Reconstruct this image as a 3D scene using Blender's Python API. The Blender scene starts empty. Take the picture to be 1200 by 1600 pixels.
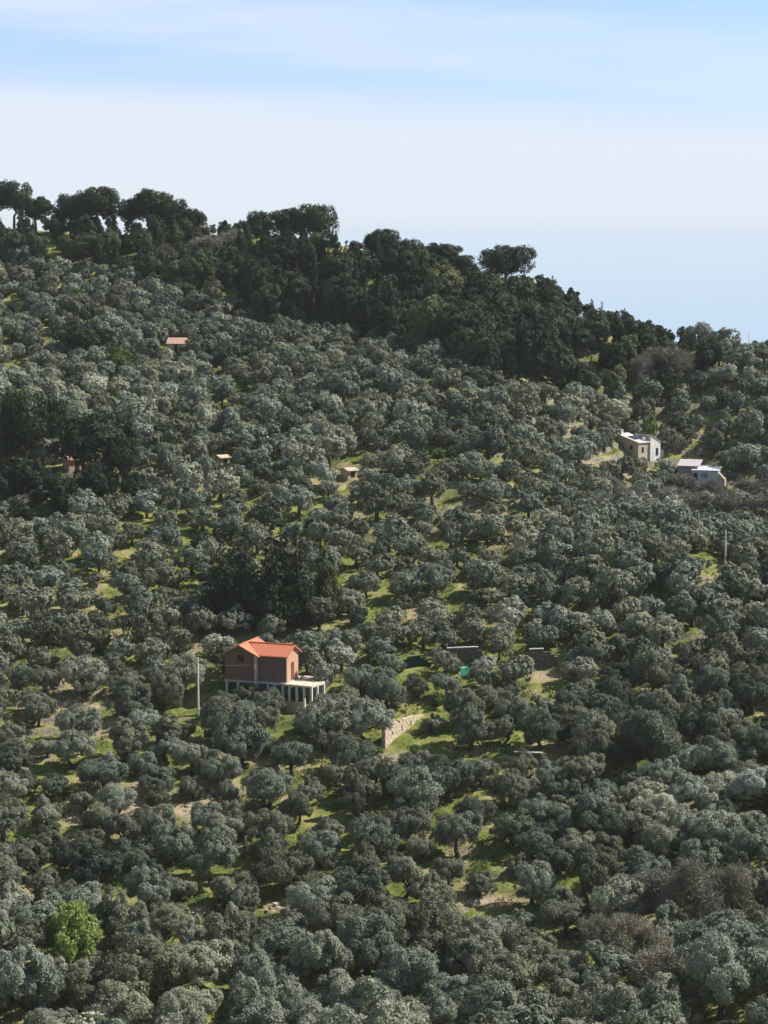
import bpy, math, random
import numpy as np
from mathutils import Vector, Matrix
R = math.radians
S = bpy.context.scene
# ---------------------------------------------------------------- camera, light, exposure
F = 3600.0                                   # focal length in photo pixels (photo 1200 x 1600)
PITCH = math.atan((800 - 372) / F)
cam_d = bpy.data.cameras.new('camera'); cam = bpy.data.objects.new('camera', cam_d); S.collection.objects.link(cam)
cam_d.sensor_fit = 'VERTICAL'; cam_d.sensor_height = 36.0; cam_d.lens = 36.0 * F / 1600.0
cam_d.clip_start = 0.5; cam_d.clip_end = 400000
cam.location = (0, 0, 0); cam.rotation_euler = (math.pi / 2 - PITCH, 0, 0)
S.camera = cam
S.view_settings.view_transform = 'Standard'; S.view_settings.look = 'None'
S.view_settings.exposure = 0.6; S.view_settings.gamma = 1.0
try: S.cycles.max_bounces = 6; S.cycles.transparent_max_bounces = 6; S.cycles.volume_bounces = 2
except Exception: pass

SUN_AZ, SUN_EL = 78.0, 45.0                  # azimuth to the right of the view direction
sd = bpy.data.lights.new('sun', 'SUN'); sd.energy = 5.0; sd.angle = R(0.53); sd.color = (1.0, 0.95, 0.87)
sun = bpy.data.objects.new('sun', sd); S.collection.objects.link(sun)
sv = Vector((math.sin(R(SUN_AZ)) * math.cos(R(SUN_EL)), math.cos(R(SUN_AZ)) * math.cos(R(SUN_EL)), math.sin(R(SUN_EL))))
sun.rotation_euler = sv.to_track_quat('Z', 'Y').to_euler()

W = bpy.data.worlds.new('World'); S.world = W; W.use_nodes = True
nt = W.node_tree; N = nt.nodes; L = nt.links
bg = N['Background']; bg.inputs['Strength'].default_value = 0.057
sky = N.new('ShaderNodeTexSky'); sky.sky_type = 'NISHITA'; sky.sun_disc = False
sky.sun_elevation = R(SUN_EL); sky.sun_rotation = R(SUN_AZ)
sky.air_density = 1.0; sky.dust_density = 0.6; sky.ozone_density = 2.2
def math_node(nodes, links, op, a, b=None, c=None):
    n = nodes.new('ShaderNodeMath'); n.operation = op
    for i, v in enumerate((a, b, c)):
        if v is None: continue
        if isinstance(v, (int, float)): n.inputs[i].default_value = v
        else: links.new(v, n.inputs[i])
    return n.outputs[0]
def smooth(nodes, links, v, lo, hi):
    n = nodes.new('ShaderNodeMapRange'); n.interpolation_type = 'SMOOTHSTEP'
    links.new(v, n.inputs['Value']); n.inputs['From Min'].default_value = lo; n.inputs['From Max'].default_value = hi
    return n.outputs['Result']
tc = N.new('ShaderNodeTexCoord'); sep = N.new('ShaderNodeSeparateXYZ'); L.new(tc.outputs['Generated'], sep.inputs[0])
def sky_noise(scale, vec, detail, rough=0.55):
    m = N.new('ShaderNodeMapping'); m.inputs['Scale'].default_value = vec; L.new(tc.outputs['Generated'], m.inputs['Vector'])
    n = N.new('ShaderNodeTexNoise'); n.inputs['Scale'].default_value = scale; n.inputs['Detail'].default_value = detail
    n.inputs['Roughness'].default_value = rough; L.new(m.outputs[0], n.inputs['Vector']); return n.outputs['Fac']
M_ = lambda op, a, b=None, c=None: math_node(N, L, op, a, b, c)
na = sky_noise(3.0, (1.4, 1.4, 14), 5); nb = sky_noise(7.0, (1.0, 1.0, 9), 6)
# long bank of thin high cloud above the horizon with a slanting upper edge
edge = M_('ADD', sep.outputs['Z'], M_('MULTIPLY', sep.outputs['X'], 0.050))
edge = M_('ADD', edge, M_('MULTIPLY', M_('SUBTRACT', na, 0.5), 0.022))
bank = M_('SUBTRACT', 1.0, smooth(N, L, edge, 0.045, 0.072))
low = smooth(N, L, M_('ADD', sep.outputs['Z'], M_('MULTIPLY', M_('SUBTRACT', nb, 0.5), 0.004)), -0.003, 0.010)
bank = M_('MULTIPLY', bank, M_('ADD', 0.55, M_('MULTIPLY', low, 0.40)))
# wisps of cirrus higher up
slant = M_('ADD', sep.outputs['Z'], M_('MULTIPLY', sep.outputs['X'], 0.11))
wis = smooth(N, L, M_('ADD', M_('MULTIPLY', nb, 0.6), M_('MULTIPLY', na, 0.5)), 0.46, 0.70)
wis = M_('MULTIPLY', wis, smooth(N, L, sep.outputs['Z'], 0.055, 0.085))
wedge = M_('MULTIPLY', smooth(N, L, slant, 0.066, 0.078), M_('SUBTRACT', 1.0, smooth(N, L, slant, 0.090, 0.108)))
wis = M_('ADD', M_('MULTIPLY', wis, 0.30), M_('MULTIPLY', wedge, M_('MULTIPLY', nb, 0.75)))
cloud = M_('MINIMUM', M_('MAXIMUM', bank, wis), 0.95)
mix = N.new('ShaderNodeMix'); mix.data_type = 'RGBA'; L.new(cloud, mix.inputs['Factor'])
lift = N.new('ShaderNodeMix'); lift.data_type = 'RGBA'; lift.blend_type = 'MULTIPLY'      # brighter air low down in the sky
L.new(M_('SUBTRACT', 1.0, smooth(N, L, sep.outputs['Z'], 0.10, 0.26)), lift.inputs['Factor']); L.new(sky.outputs[0], lift.inputs[6]); lift.inputs[7].default_value = (1.44, 1.60, 2.58, 1)
L.new(lift.outputs[2], mix.inputs[6]); mix.inputs[7].default_value = (9.2, 10.05, 11.0, 1)
L.new(mix.outputs[2], bg.inputs['Color'])

# ---------------------------------------------------------------- helpers
def rnd(seed): return np.random.default_rng(seed)
cp, sp_ = math.cos(PITCH), math.sin(PITCH)
def ray(px, py):                              # direction through a point of the photo
    a = (px - 600) / F; b = (800 - py) / F
    return np.array([a, cp + b * sp_, -sp_ + b * cp])
def at(px, py, D):                            # the point of that ray at distance D along Y
    d = ray(px, py); return d * (D / d[1])
def proj(p):
    p = np.asarray(p, float); x, y, z = p[..., 0], p[..., 1], p[..., 2]
    f = y * cp - z * sp_; u = y * sp_ + z * cp
    return 600 + F * x / f, 800 - F * u / f
def tag(o, label=None, cat=None, group=None, kind=None):
    if label: o['label'] = label
    if cat: o['category'] = cat
    if group: o['group'] = group
    if kind: o['kind'] = kind
    return o
COL = S.collection.objects
def empty(name, loc, rz=0.0, s=1.0):
    o = bpy.data.objects.new(name, None); o['kind'] = 'thing'; o.location = loc; o.rotation_euler = (0, 0, rz); o.scale = (s, s, s)
    o.empty_display_size = 0.3; COL.link(o); return o
def raw_mesh(name, verts, faces4, mat=None, tone=None, smooth_=False):
    """mesh from numpy arrays: verts (n,3), faces4 (m,4)"""
    me = bpy.data.meshes.new(name); v = np.ascontiguousarray(verts, np.float32); f = np.ascontiguousarray(faces4, np.int32)
    me.vertices.add(len(v)); me.vertices.foreach_set('co', v.ravel())
    me.loops.add(f.size); me.loops.foreach_set('vertex_index', f.ravel())
    me.polygons.add(len(f)); me.polygons.foreach_set('loop_start', np.arange(0, f.size, 4, dtype=np.int32))
    if smooth_: me.polygons.foreach_set('use_smooth', np.ones(len(f), bool))
    me.update(calc_edges=True)
    if tone is not None:
        a = me.attributes.new('tone', 'FLOAT', 'POINT'); a.data.foreach_set('value', np.ascontiguousarray(tone, np.float32))
    if mat: me.materials.append(mat)
    return me
def link(name, me, parent=None, loc=None):
    o = bpy.data.objects.new(name, me); COL.link(o)
    if parent: o.parent = parent
    if loc is not None: o.location = loc
    return o
class MB:
    """collects boxes, prisms, tubes and builds them as one mesh object"""
    def __init__(s): s.v = []; s.f = []
    def poly(s, pts, faces):
        b = len(s.v); s.v += [tuple(map(float, p)) for p in pts]; s.f += [tuple(i + b for i in q) for q in faces]; return s
    def box(s, x0, x1, y0, y1, z0, z1):
        return s.poly([(x0,y0,z0),(x1,y0,z0),(x1,y1,z0),(x0,y1,z0),(x0,y0,z1),(x1,y0,z1),(x1,y1,z1),(x0,y1,z1)],
                      [(3,2,1,0),(4,5,6,7),(0,1,5,4),(1,2,6,5),(2,3,7,6),(3,0,4,7)])
    def prism(s, bottom, top):                # two matching loops, counter-clockwise seen from above
        n = len(bottom)
        return s.poly(list(bottom) + list(top), [tuple(range(n - 1, -1, -1)), tuple(range(n, 2 * n))] +
                      [(i, (i + 1) % n, n + (i + 1) % n, n + i) for i in range(n)])
    def slab(s, a, b, c, d, t):               # a sloping sheet of thickness t below its four top corners
        lo = [(p[0], p[1], p[2] - t) for p in (a, b, c, d)]
        return s.prism(lo, [a, b, c, d])
    def tube(s, pts, rad, n=7, cap=True):
        pts = [Vector(p) for p in pts]; b = len(s.v); m = len(pts)
        for i, p in enumerate(pts):
            d = (pts[min(i + 1, m - 1)] - pts[max(i - 1, 0)]).normalized()
            u = d.cross(Vector((0.31, 0.95, 0.05)))
            if u.length < 1e-3: u = d.cross(Vector((1, 0, 0)))
            u.normalize(); w = d.cross(u)
            for k in range(n):
                t = 2 * math.pi * k / n; q = p + (u * math.cos(t) + w * math.sin(t)) * rad[i]; s.v.append(tuple(q))
        for i in range(m - 1):
            for k in range(n):
                s.f.append((b + i * n + k, b + i * n + (k + 1) % n, b + (i + 1) * n + (k + 1) % n, b + (i + 1) * n + k))
        if cap:
            s.f.append(tuple(b + k for k in range(n - 1, -1, -1))); s.f.append(tuple(b + (m - 1) * n + k for k in range(n)))
        return s
    def mesh(s, name, mat, smooth_=False):
        me = bpy.data.meshes.new(name); me.from_pydata(s.v, [], s.f); me.update()
        if smooth_: me.polygons.foreach_set('use_smooth', np.ones(len(me.polygons), bool))
        me.materials.append(mat); return me
    def build(s, name, mat, parent=None, smooth_=False):
        return link(name, s.mesh(name, mat, smooth_), parent)

# ---------------------------------------------------------------- materials
def mat_base(name):
    m = bpy.data.materials.new(name); m.use_nodes = True
    t = m.node_tree; p = t.nodes['Principled BSDF']; return m, t.nodes, t.links, p
def noise_mat(name, cols, scale=3.0, rough=0.85, detail=4, lo=0.35, hi=0.65, bump=0.0, stretch=None, spec=0.2):
    m, n, l, p = mat_base(name)
    tcn = n.new('ShaderNodeTexCoord'); src = tcn.outputs['Object']
    if stretch:
        mp = n.new('ShaderNodeMapping'); mp.inputs['Scale'].default_value = stretch; l.new(src, mp.inputs['Vector']); src = mp.outputs[0]
    tx = n.new('ShaderNodeTexNoise'); tx.inputs['Scale'].default_value = scale; tx.inputs['Detail'].default_value = detail; l.new(src, tx.inputs['Vector'])
    r = n.new('ShaderNodeValToRGB'); l.new(tx.outputs['Fac'], r.inputs['Fac'])
    e = r.color_ramp.elements; k = len(cols)
    while len(e) < k: e.new(0.5)
    for i, c in enumerate(cols): e[i].position = lo + (hi - lo) * i / max(1, k - 1); e[i].color = (*c, 1)
    l.new(r.outputs[0], p.inputs['Base Color']); p.inputs['Roughness'].default_value = rough; p.inputs['Specular IOR Level'].default_value = spec
    if bump:
        b = n.new('ShaderNodeBump'); b.inputs['Strength'].default_value = bump; b.inputs['Distance'].default_value = 0.05
        l.new(tx.outputs['Fac'], b.inputs['Height']); l.new(b.outputs[0], p.inputs['Normal'])
    return m
def leaf_mat(name, ramp, per_vertex=False, trans=0.20, nscale=1.3, nvar=0.30):
    """foliage: colour from the tree's own tone, varied from spray to spray"""
    m, n, l, p = mat_base(name)
    a = n.new('ShaderNodeAttribute'); a.attribute_name = 'tone'; a.attribute_type = 'GEOMETRY' if per_vertex else 'OBJECT'
    tcn = n.new('ShaderNodeTexCoord'); tx = n.new('ShaderNodeTexNoise'); tx.inputs['Scale'].default_value = nscale; tx.inputs['Detail'].default_value = 5
    tx.inputs['Roughness'].default_value = 0.7
    l.new(tcn.outputs['Object'], tx.inputs['Vector'])
    v = math_node(n, l, 'ADD', a.outputs['Fac'], math_node(n, l, 'MULTIPLY', math_node(n, l, 'SUBTRACT', tx.outputs['Fac'], 0.5), nvar * 2))
    r = n.new('ShaderNodeValToRGB'); l.new(v, r.inputs['Fac']); e = r.color_ramp.elements
    while len(e) < len(ramp): e.new(0.5)
    for i, (pos, c) in enumerate(ramp): e[i].position = pos; e[i].color = (*c, 1)
    fr = math_node(n, l, 'FRACT', math_node(n, l, 'MULTIPLY', a.outputs['Fac'], 37.0))
    hue = n.new('ShaderNodeMix'); hue.data_type = 'RGBA'; l.new(fr, hue.inputs['Factor']); hue.inputs[6].default_value = (1.07, 1.04, 0.87, 1); hue.inputs[7].default_value = (0.94, 1.0, 1.0, 1)
    mu = n.new('ShaderNodeMix'); mu.data_type = 'RGBA'; mu.blend_type = 'MULTIPLY'; mu.inputs['Factor'].default_value = 1.0; l.new(r.outputs[0], mu.inputs[6]); l.new(hue.outputs[2], mu.inputs[7])
    col = mu.outputs[2]
    l.new(col, p.inputs['Base Color']); p.inputs['Roughness'].default_value = 0.6; p.inputs['Specular IOR Level'].default_value = 0.12
    tr = n.new('ShaderNodeBsdfTranslucent'); l.new(col, tr.inputs['Color'])
    mx = n.new('ShaderNodeMixShader'); mx.inputs[0].default_value = trans
    l.new(p.outputs[0], mx.inputs[1]); l.new(tr.outputs[0], mx.inputs[2]); l.new(mx.outputs[0], n['Material Output'].inputs['Surface'])
    return m
OL = [(0.0, (0.040, 0.052, 0.038)), (0.35, (0.138, 0.152, 0.116)), (0.6, (0.245, 0.260, 0.212)), (1.0, (0.45, 0.465, 0.41))]
M_olive = leaf_mat('olive_leaves', OL); M_olive_far = leaf_mat('olive_leaves_grove', OL, True)
M_pine = leaf_mat('pine_needles', [(0, (0.018, 0.026, 0.016)), (0.5, (0.040, 0.054, 0.028)), (1, (0.10, 0.115, 0.045))], trans=0.12)
M_oak = leaf_mat('evergreen_leaves', [(0, (0.016, 0.026, 0.018)), (0.5, (0.058, 0.078, 0.045)), (1, (0.165, 0.185, 0.085))], trans=0.15)
M_fresh = leaf_mat('fresh_leaves', [(0, (0.075, 0.115, 0.03)), (0.5, (0.145, 0.20, 0.06)), (1, (0.265, 0.34, 0.125))], trans=0.35)
M_twig = leaf_mat('bare_twigs', [(0, (0.11, 0.108, 0.098)), (0.5, (0.205, 0.195, 0.172)), (1, (0.33, 0.285, 0.225))], trans=0.0)
M_bark = noise_mat('bark', [(0.030, 0.026, 0.021), (0.085, 0.075, 0.062)], 6, bump=0.6)
M_pbark = noise_mat('pine_bark', [(0.035, 0.026, 0.020), (0.10, 0.072, 0.052)], 6, bump=0.6)
M_under = leaf_mat('undergrowth', [(0, (0.05, 0.07, 0.022)), (0.5, (0.15, 0.175, 0.05)), (1, (0.36, 0.31, 0.15))], True, trans=0.25)
M_conc = noise_mat('concrete', [(0.34, 0.33, 0.31), (0.50, 0.48, 0.45)], 2.5, bump=0.15)
M_slab = noise_mat('sunlit_concrete', [(0.46, 0.42, 0.34), (0.60, 0.55, 0.45)], 1.5)  # concrete copy with the sun on the terrace put into its colour
M_white = noise_mat('pale_render', [(0.58, 0.55, 0.50), (0.72, 0.70, 0.66)], 1.6)
M_plast = noise_mat('beige_plaster', [(0.40, 0.34, 0.25), (0.52, 0.46, 0.36)], 1.8)
M_pink = noise_mat('pink_plaster', [(0.48, 0.32, 0.25), (0.58, 0.42, 0.34)], 1.8)
M_lime = noise_mat('whitewash', [(0.42, 0.46, 0.52), (0.56, 0.60, 0.65)], 1.5)
M_grey = noise_mat('grey_render', [(0.19, 0.21, 0.24), (0.30, 0.32, 0.35)], 1.5)
M_dark = noise_mat('dark_opening', [(0.012, 0.012, 0.013), (0.025, 0.024, 0.023)], 2)
M_wood = noise_mat('weathered_wood', [(0.10, 0.055, 0.03), (0.17, 0.10, 0.055)], 4, stretch=(1, 1, 0.2))
M_stone = noise_mat('dry_stone', [(0.055, 0.05, 0.042), (0.12, 0.108, 0.09), (0.20, 0.18, 0.15)], 3.5, bump=0.8, lo=0.3, hi=0.7)
M_ruin = noise_mat('ruin_stone', [(0.33, 0.26, 0.18), (0.50, 0.41, 0.30), (0.60, 0.51, 0.39)], 2.6, bump=0.8, lo=0.3, hi=0.7)
M_steel = noise_mat('galvanised_steel', [(0.32, 0.33, 0.34), (0.46, 0.47, 0.48)], 3, rough=0.5)
M_cable = noise_mat('cable', [(0.10, 0.10, 0.10), (0.16, 0.16, 0.16)], 3)
M_net = noise_mat('green_net', [(0.03, 0.30, 0.20), (0.08, 0.45, 0.30)], 3)
M_dnet = noise_mat('dark_green_net', [(0.004, 0.030, 0.022), (0.010, 0.055, 0.040)], 3)
M_panel = noise_mat('solar_panel', [(0.03, 0.05, 0.09), (0.06, 0.09, 0.15)], 2, rough=0.15, spec=0.6)
def brick_mat():
    m, n, l, p = mat_base('hollow_brick')
    tcn = n.new('ShaderNodeTexCoord'); sx = n.new('ShaderNodeSeparateXYZ'); l.new(tcn.outputs['Object'], sx.inputs[0])
    cb = n.new('ShaderNodeCombineXYZ'); l.new(math_node(n, l, 'ADD', sx.outputs['X'], sx.outputs['Y']), cb.inputs[0]); l.new(sx.outputs['Z'], cb.inputs[1])
    b = n.new('ShaderNodeTexBrick'); l.new(cb.outputs[0], b.inputs['Vector']); b.inputs['Scale'].default_value = 1.0
    b.inputs['Brick Width'].default_value = 0.5; b.inputs['Row Height'].default_value = 0.25; b.inputs['Mortar Size'].default_value = 0.02
    b.inputs['Color1'].default_value = (0.155, 0.088, 0.068, 1); b.inputs['Color2'].default_value = (0.125, 0.070, 0.055, 1); b.inputs['Mortar'].default_value = (0.17, 0.135, 0.115, 1)
    l.new(b.outputs['Color'], p.inputs['Base Color']); p.inputs['Roughness'].default_value = 0.9; return m
M_brick = brick_mat()
M_endwall = noise_mat('sunlit_brick', [(0.44, 0.24, 0.16), (0.54, 0.31, 0.22)], 4, bump=.2)  # lit copy of the house brick: sunlight put into its paler colour
def tile_mat(name, c1, c2):
    m, n, l, p = mat_base(name)
    tcn = n.new('ShaderNodeTexCoord'); tx = n.new('ShaderNodeTexNoise'); tx.inputs['Scale'].default_value = 3.5; tx.inputs['Detail'].default_value = 5
    l.new(tcn.outputs['Object'], tx.inputs['Vector'])
    r = n.new('ShaderNodeMix'); r.data_type = 'RGBA'; l.new(tx.outputs['Fac'], r.inputs['Factor']); r.inputs[6].default_value = (*c1, 1); r.inputs[7].default_value = (*c2, 1)
    w = n.new('ShaderNodeTexWave'); w.wave_type = 'BANDS'; w.bands_direction = 'X'; w.inputs['Scale'].default_value = 1.4; l.new(tcn.outputs['Object'], w.inputs['Vector'])
    w2 = n.new('ShaderNodeTexWave'); w2.wave_type = 'BANDS'; w2.bands_direction = 'Y'; w2.inputs['Scale'].default_value = 1.0; l.new(tcn.outputs['Object'], w2.inputs['Vector'])
    bp = n.new('ShaderNodeBump'); bp.inputs['Strength'].default_value = 0.5; bp.inputs['Distance'].default_value = 0.06
    l.new(math_node(n, l, 'ADD', w.outputs['Fac'], w2.outputs['Fac']), bp.inputs['Height']); l.new(bp.outputs[0], p.inputs['Normal'])
    l.new(r.outputs[2], p.inputs['Base Color']); p.inputs['Roughness'].default_value = 0.8; return m
M_tile = tile_mat('orange_tiles', (0.47, 0.140, 0.070), (0.62, 0.215, 0.115))
M_tile_old = tile_mat('faded_tiles', (0.42, 0.25, 0.18), (0.56, 0.36, 0.27))
M_tile_pale = tile_mat('pale_lilac_tiles', (0.42, 0.36, 0.38), (0.54, 0.48, 0.50))
M_tile_grey = tile_mat('grey_brown_tiles', (0.17, 0.14, 0.12), (0.28, 0.23, 0.20))

def ground_mat():
    m, n, l, p = mat_base('terraced_hillside')
    tcn = n.new('ShaderNodeTexCoord'); ge = n.new('ShaderNodeNewGeometry')
    def nz(scale, detail=5, rough=0.6):
        t = n.new('ShaderNodeTexNoise'); t.inputs['Scale'].default_value = scale; t.inputs['Detail'].default_value = detail; t.inputs['Roughness'].default_value = rough
        l.new(tcn.outputs['Object'], t.inputs['Vector']); return t.outputs['Fac']
    big, mid, fine = nz(0.045, 3), nz(0.22, 5), nz(2.2, 6, 0.75)
    grass = n.new('ShaderNodeValToRGB'); l.new(math_node(n, l, 'ADD', math_node(n, l, 'MULTIPLY', mid, 0.6), math_node(n, l, 'MULTIPLY', fine, 0.4)), grass.inputs['Fac'])
    e = grass.color_ramp.elements
    for _ in range(2): e.new(0.5)
    for i, (q, c) in enumerate([(0.36, (0.045, 0.065, 0.018)), (0.46, (0.120, 0.150, 0.035)), (0.53, (0.215, 0.225, 0.062)), (0.62, (0.330, 0.290, 0.140))]): e[i].position = q; e[i].color = (*c, 1)
    soil = n.new('ShaderNodeValToRGB'); l.new(fine, soil.inputs['Fac']); e = soil.color_ramp.elements
    e[0].position = 0.3; e[0].color = (0.22, 0.17, 0.11, 1); e[1].position = 0.7; e[1].color = (0.46, 0.37, 0.26, 1)
    bare = smooth(n, l, math_node(n, l, 'ADD', math_node(n, l, 'MULTIPLY', big, 0.6), math_node(n, l, 'MULTIPLY', mid, 0.4)), 0.50, 0.60)
    at_ = n.new('ShaderNodeAttribute'); at_.attribute_name = 'bare'
    bare = math_node(n, l, 'MINIMUM', 1.0, math_node(n, l, 'ADD', math_node(n, l, 'MULTIPLY', bare, 0.55), math_node(n, l, 'MULTIPLY', at_.outputs['Fac'], math_node(n, l, 'ADD', fine, 0.45))))
    mx = n.new('ShaderNodeMix'); mx.data_type = 'RGBA'; l.new(bare, mx.inputs['Factor']); l.new(grass.outputs[0], mx.inputs[6]); l.new(soil.outputs[0], mx.inputs[7])
    sx = n.new('ShaderNodeSeparateXYZ'); l.new(ge.outputs['True Normal'], sx.inputs[0])
    steep = math_node(n, l, 'SUBTRACT', 1.0, smooth(n, l, sx.outputs['Z'], 0.62, 0.80))
    m2 = n.new('ShaderNodeMix'); m2.data_type = 'RGBA'; l.new(math_node(n, l, 'MULTIPLY', steep, 0.85), m2.inputs['Factor']); l.new(mx.outputs[2], m2.inputs[6])
    st = n.new('ShaderNodeValToRGB'); l.new(nz(3.0, 3), st.inputs['Fac']); e = st.color_ramp.elements
    e[0].position = 0.35; e[0].color = (0.10, 0.09, 0.07, 1); e[1].position = 0.65; e[1].color = (0.30, 0.27, 0.22, 1)
    l.new(st.outputs[0], m2.inputs[7]); l.new(m2.outputs[2], p.inputs['Base Color']); p.inputs['Roughness'].default_value = 0.95; p.inputs['Specular IOR Level'].default_value = 0.1
    b = n.new('ShaderNodeBump'); b.inputs['Strength'].default_value = 0.7; b.inputs['Distance'].default_value = 0.25; l.new(fine, b.inputs['Height']); l.new(b.outputs[0], p.inputs['Normal'])
    return m

# ---------------------------------------------------------------- terrain
CP = [  # px, py, distance: where the ground lies
 (-200,1700,200),(-200,1600,208),(-200,1300,246),(-200,1080,280),(-200,900,316),(-200,700,368),(-200,550,424),(-200,450,462),(-200,345,505),
 (0,1700,200),(0,1600,210),(0,1450,228),(0,1300,248),(0,1080,281),(0,900,316),(0,700,368),(0,550,424),(0,450,462),(0,356,500),
 (300,1700,200),(300,1600,211),(300,1450,229),(300,1300,250),(300,1120,277),(300,1000,298),(300,900,318),(300,700,368),(300,550,420),(300,450,455),(320,366,492),
 (600,1700,200),(600,1600,212),(600,1450,230),(600,1300,251),(600,1080,284),(600,900,319),(600,700,367),(600,560,412),(590,480,440),(600,416,470),
 (850,1700,200),(850,1600,210),(850,1450,230),(850,1300,250),(850,1080,284),(850,900,318),(850,740,360),(850,620,392),(860,550,418),(850,474,446),
 (1020,1600,208),(1020,1450,227),(1020,1250,256),(1020,1080,283),(1020,880,314),(1020,835,366),(1000,718,394),(1020,620,412),(1030,530,434),
 (1200,1700,196),(1200,1600,205),(1200,1450,224),(1200,1250,255),(1200,1080,282),(1200,925,310),(1200,838,364),(1200,730,394),(1200,640,408),(1200,560,424),
 (1400,1600,203),(1400,1250,254),(1400,1080,281),(1400,955,306),(1400,840,360),(1400,730,394),(1400,585,418),(450,374,488),(540,386,478),(740,450,456),(930,506,440),(1130,551,428)]
P = np.array([at(*c) for c in CP])
RIDGE = [(-200,345,505),(0,356,500),(320,366,492),(450,374,488),(540,386,478),(600,416,470),(740,450,456),(850,474,446),(930,506,440),(1030,530,434),(1130,551,428),(1200,560,424),(1400,585,418)]
ex = []
for c in RIDGE[::2]:
    q = at(*c)
    for dy, dz in ((22, -5), (70, -30), (160, -85), (290, -150)): ex.append((q[0], q[1] + dy, q[2] + dz))
for x in (-140, -70, 0, 70, 140):
    ex += [(x, 165, -64 + 0.00005 * x * x), (x, 135, -63), (x, 105, -58), (x, 70, -46), (x, 35, -26), (x, 0, -7), (x, -60, 18)]
for sx in (-1, 1):
    for y in (0, 120, 220, 320, 420): ex.append((sx * 330, y, -50 + (y - 220) * 0.12 - (20 if sx > 0 else 0)))
P = np.vstack([P, np.array(ex)])
_s = 100.0
def _tps(r2): return np.where(r2 > 1e-12, 0.5 * r2 * np.log(np.maximum(r2, 1e-12)), 0.0)
_A = P[:, :2] / _s; _n = len(P)
_K = _tps(((_A[:, None] - _A[None]) ** 2).sum(-1)) + np.eye(_n) * 2e-4
_Q = np.hstack([np.ones((_n, 1)), _A])
_w = np.linalg.solve(np.block([[_K, _Q], [_Q.T, np.zeros((3, 3))]]), np.concatenate([P[:, 2], np.zeros(3)]))
def z0(x, y):
    x = np.atleast_1d(np.asarray(x, float)); y = np.atleast_1d(np.asarray(y, float)); sh = x.shape
    a = np.stack([x.ravel(), y.ravel()], 1) / _s; out = np.empty(len(a))
    for i in range(0, len(a), 20000):
        b = a[i:i + 20000]; out[i:i + 20000] = _tps(((b[:, None] - _A[None]) ** 2).sum(-1)) @ _w[:_n] + _w[_n] + b @ _w[_n + 1:]
    return out.reshape(sh)
def wob(x, y):
    return (np.sin(x * .071 + 1.3) * np.cos(y * .053 + .4) + .6 * np.sin(x * .17 - y * .11 + 2.) + .35 * np.sin(x * .41 + y * .29) + .2 * np.sin(x * .93 - y * .61 + .5))
def zt(x, y):                                 # the same hillside cut into narrow terraces
    z = z0(x, y); w = wob(np.asarray(x, float), np.asarray(y, float)); h = 1.45
    f = z / h + 0.55 * w; fr = f - np.floor(f)
    st = np.floor(f) + np.clip((fr - 0.62) / 0.30, 0, 1) ** 1.3
    amp = 0.80 * np.clip((np.asarray(y) - 190) / 20, 0, 1) * np.clip((470 - np.asarray(y)) / 30, 0, 1) * np.clip(0.75 + 0.35 * w, 0.2, 1)
    return z + amp * (st - f) * h + 0.05 * np.sin(x * 1.9 + y * 1.1) * np.sin(y * 1.7 - x * .6)
def zt1(x, y): return float(zt(np.array([x]), np.array([y]))[0])
_ts = np.arange(195, 540, 0.4)
def hit(px, py):                              # where the photo's ray meets the ground
    d = ray(px, py); t = _ts / d[1]; x, y, z = d[0] * t, d[1] * t, d[2] * t
    k = np.nonzero(z < zt(x, y))[0]
    i = k[0] if len(k) else len(t) - 1
    return np.array([x[i], y[i], zt1(x[i], y[i])])
BARE = [(625,1192,52,16),(130,1095,65,14),(62,1184,24,7),(210,1268,22,16),(120,1275,25,15),(755,1408,60,9),(435,1418,24,6),(315,1421,24,5),(280,1266,36,7),(848,1056,30,8),
        (120,722,30,10),(620,1420,40,7),(345,1245,30,10),(90,1100,50,12),(630,1090,25,10),(1095,1470,30,10),(1075,1155,15,6),(935,925,1,1)]
xs = np.concatenate([np.arange(-420, -138, 6.0), np.arange(-138, 138, 0.75), np.arange(138, 421, 6.0)])
ys = np.concatenate([np.arange(-60, 196, 5.0), np.arange(196, 500, 0.55), np.arange(500, 780, 8.0)])
X, Y = np.meshgrid(xs, ys); Z = zt(X.ravel(), Y.ravel()).reshape(X.shape)
ni, nj = X.shape; idx = np.arange(ni * nj).reshape(ni, nj)
fc = np.stack([idx[:-1, :-1], idx[:-1, 1:], idx[1:, 1:], idx[1:, :-1]], -1).reshape(-1, 4)
V = np.stack([X.ravel(), Y.ravel(), Z.ravel()], 1)
me = raw_mesh('hillside', V, fc, ground_mat(), smooth_=True)
u_, v_ = proj(V + np.array([0, 0.001, 0])); br = np.zeros(len(V))
for (cx, cy, rx, ry) in BARE:
    br = np.maximum(br, np.where(V[:, 1] > 190, np.clip(1.5 - np.sqrt(((u_ - cx) / rx) ** 2 + ((v_ - cy) / ry) ** 2), 0, 1), 0))
a_ = me.attributes.new('bare', 'FLOAT', 'POINT'); a_.data.foreach_set('value', br.astype(np.float32))
tag(link('hillside', me), kind='structure')
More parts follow.
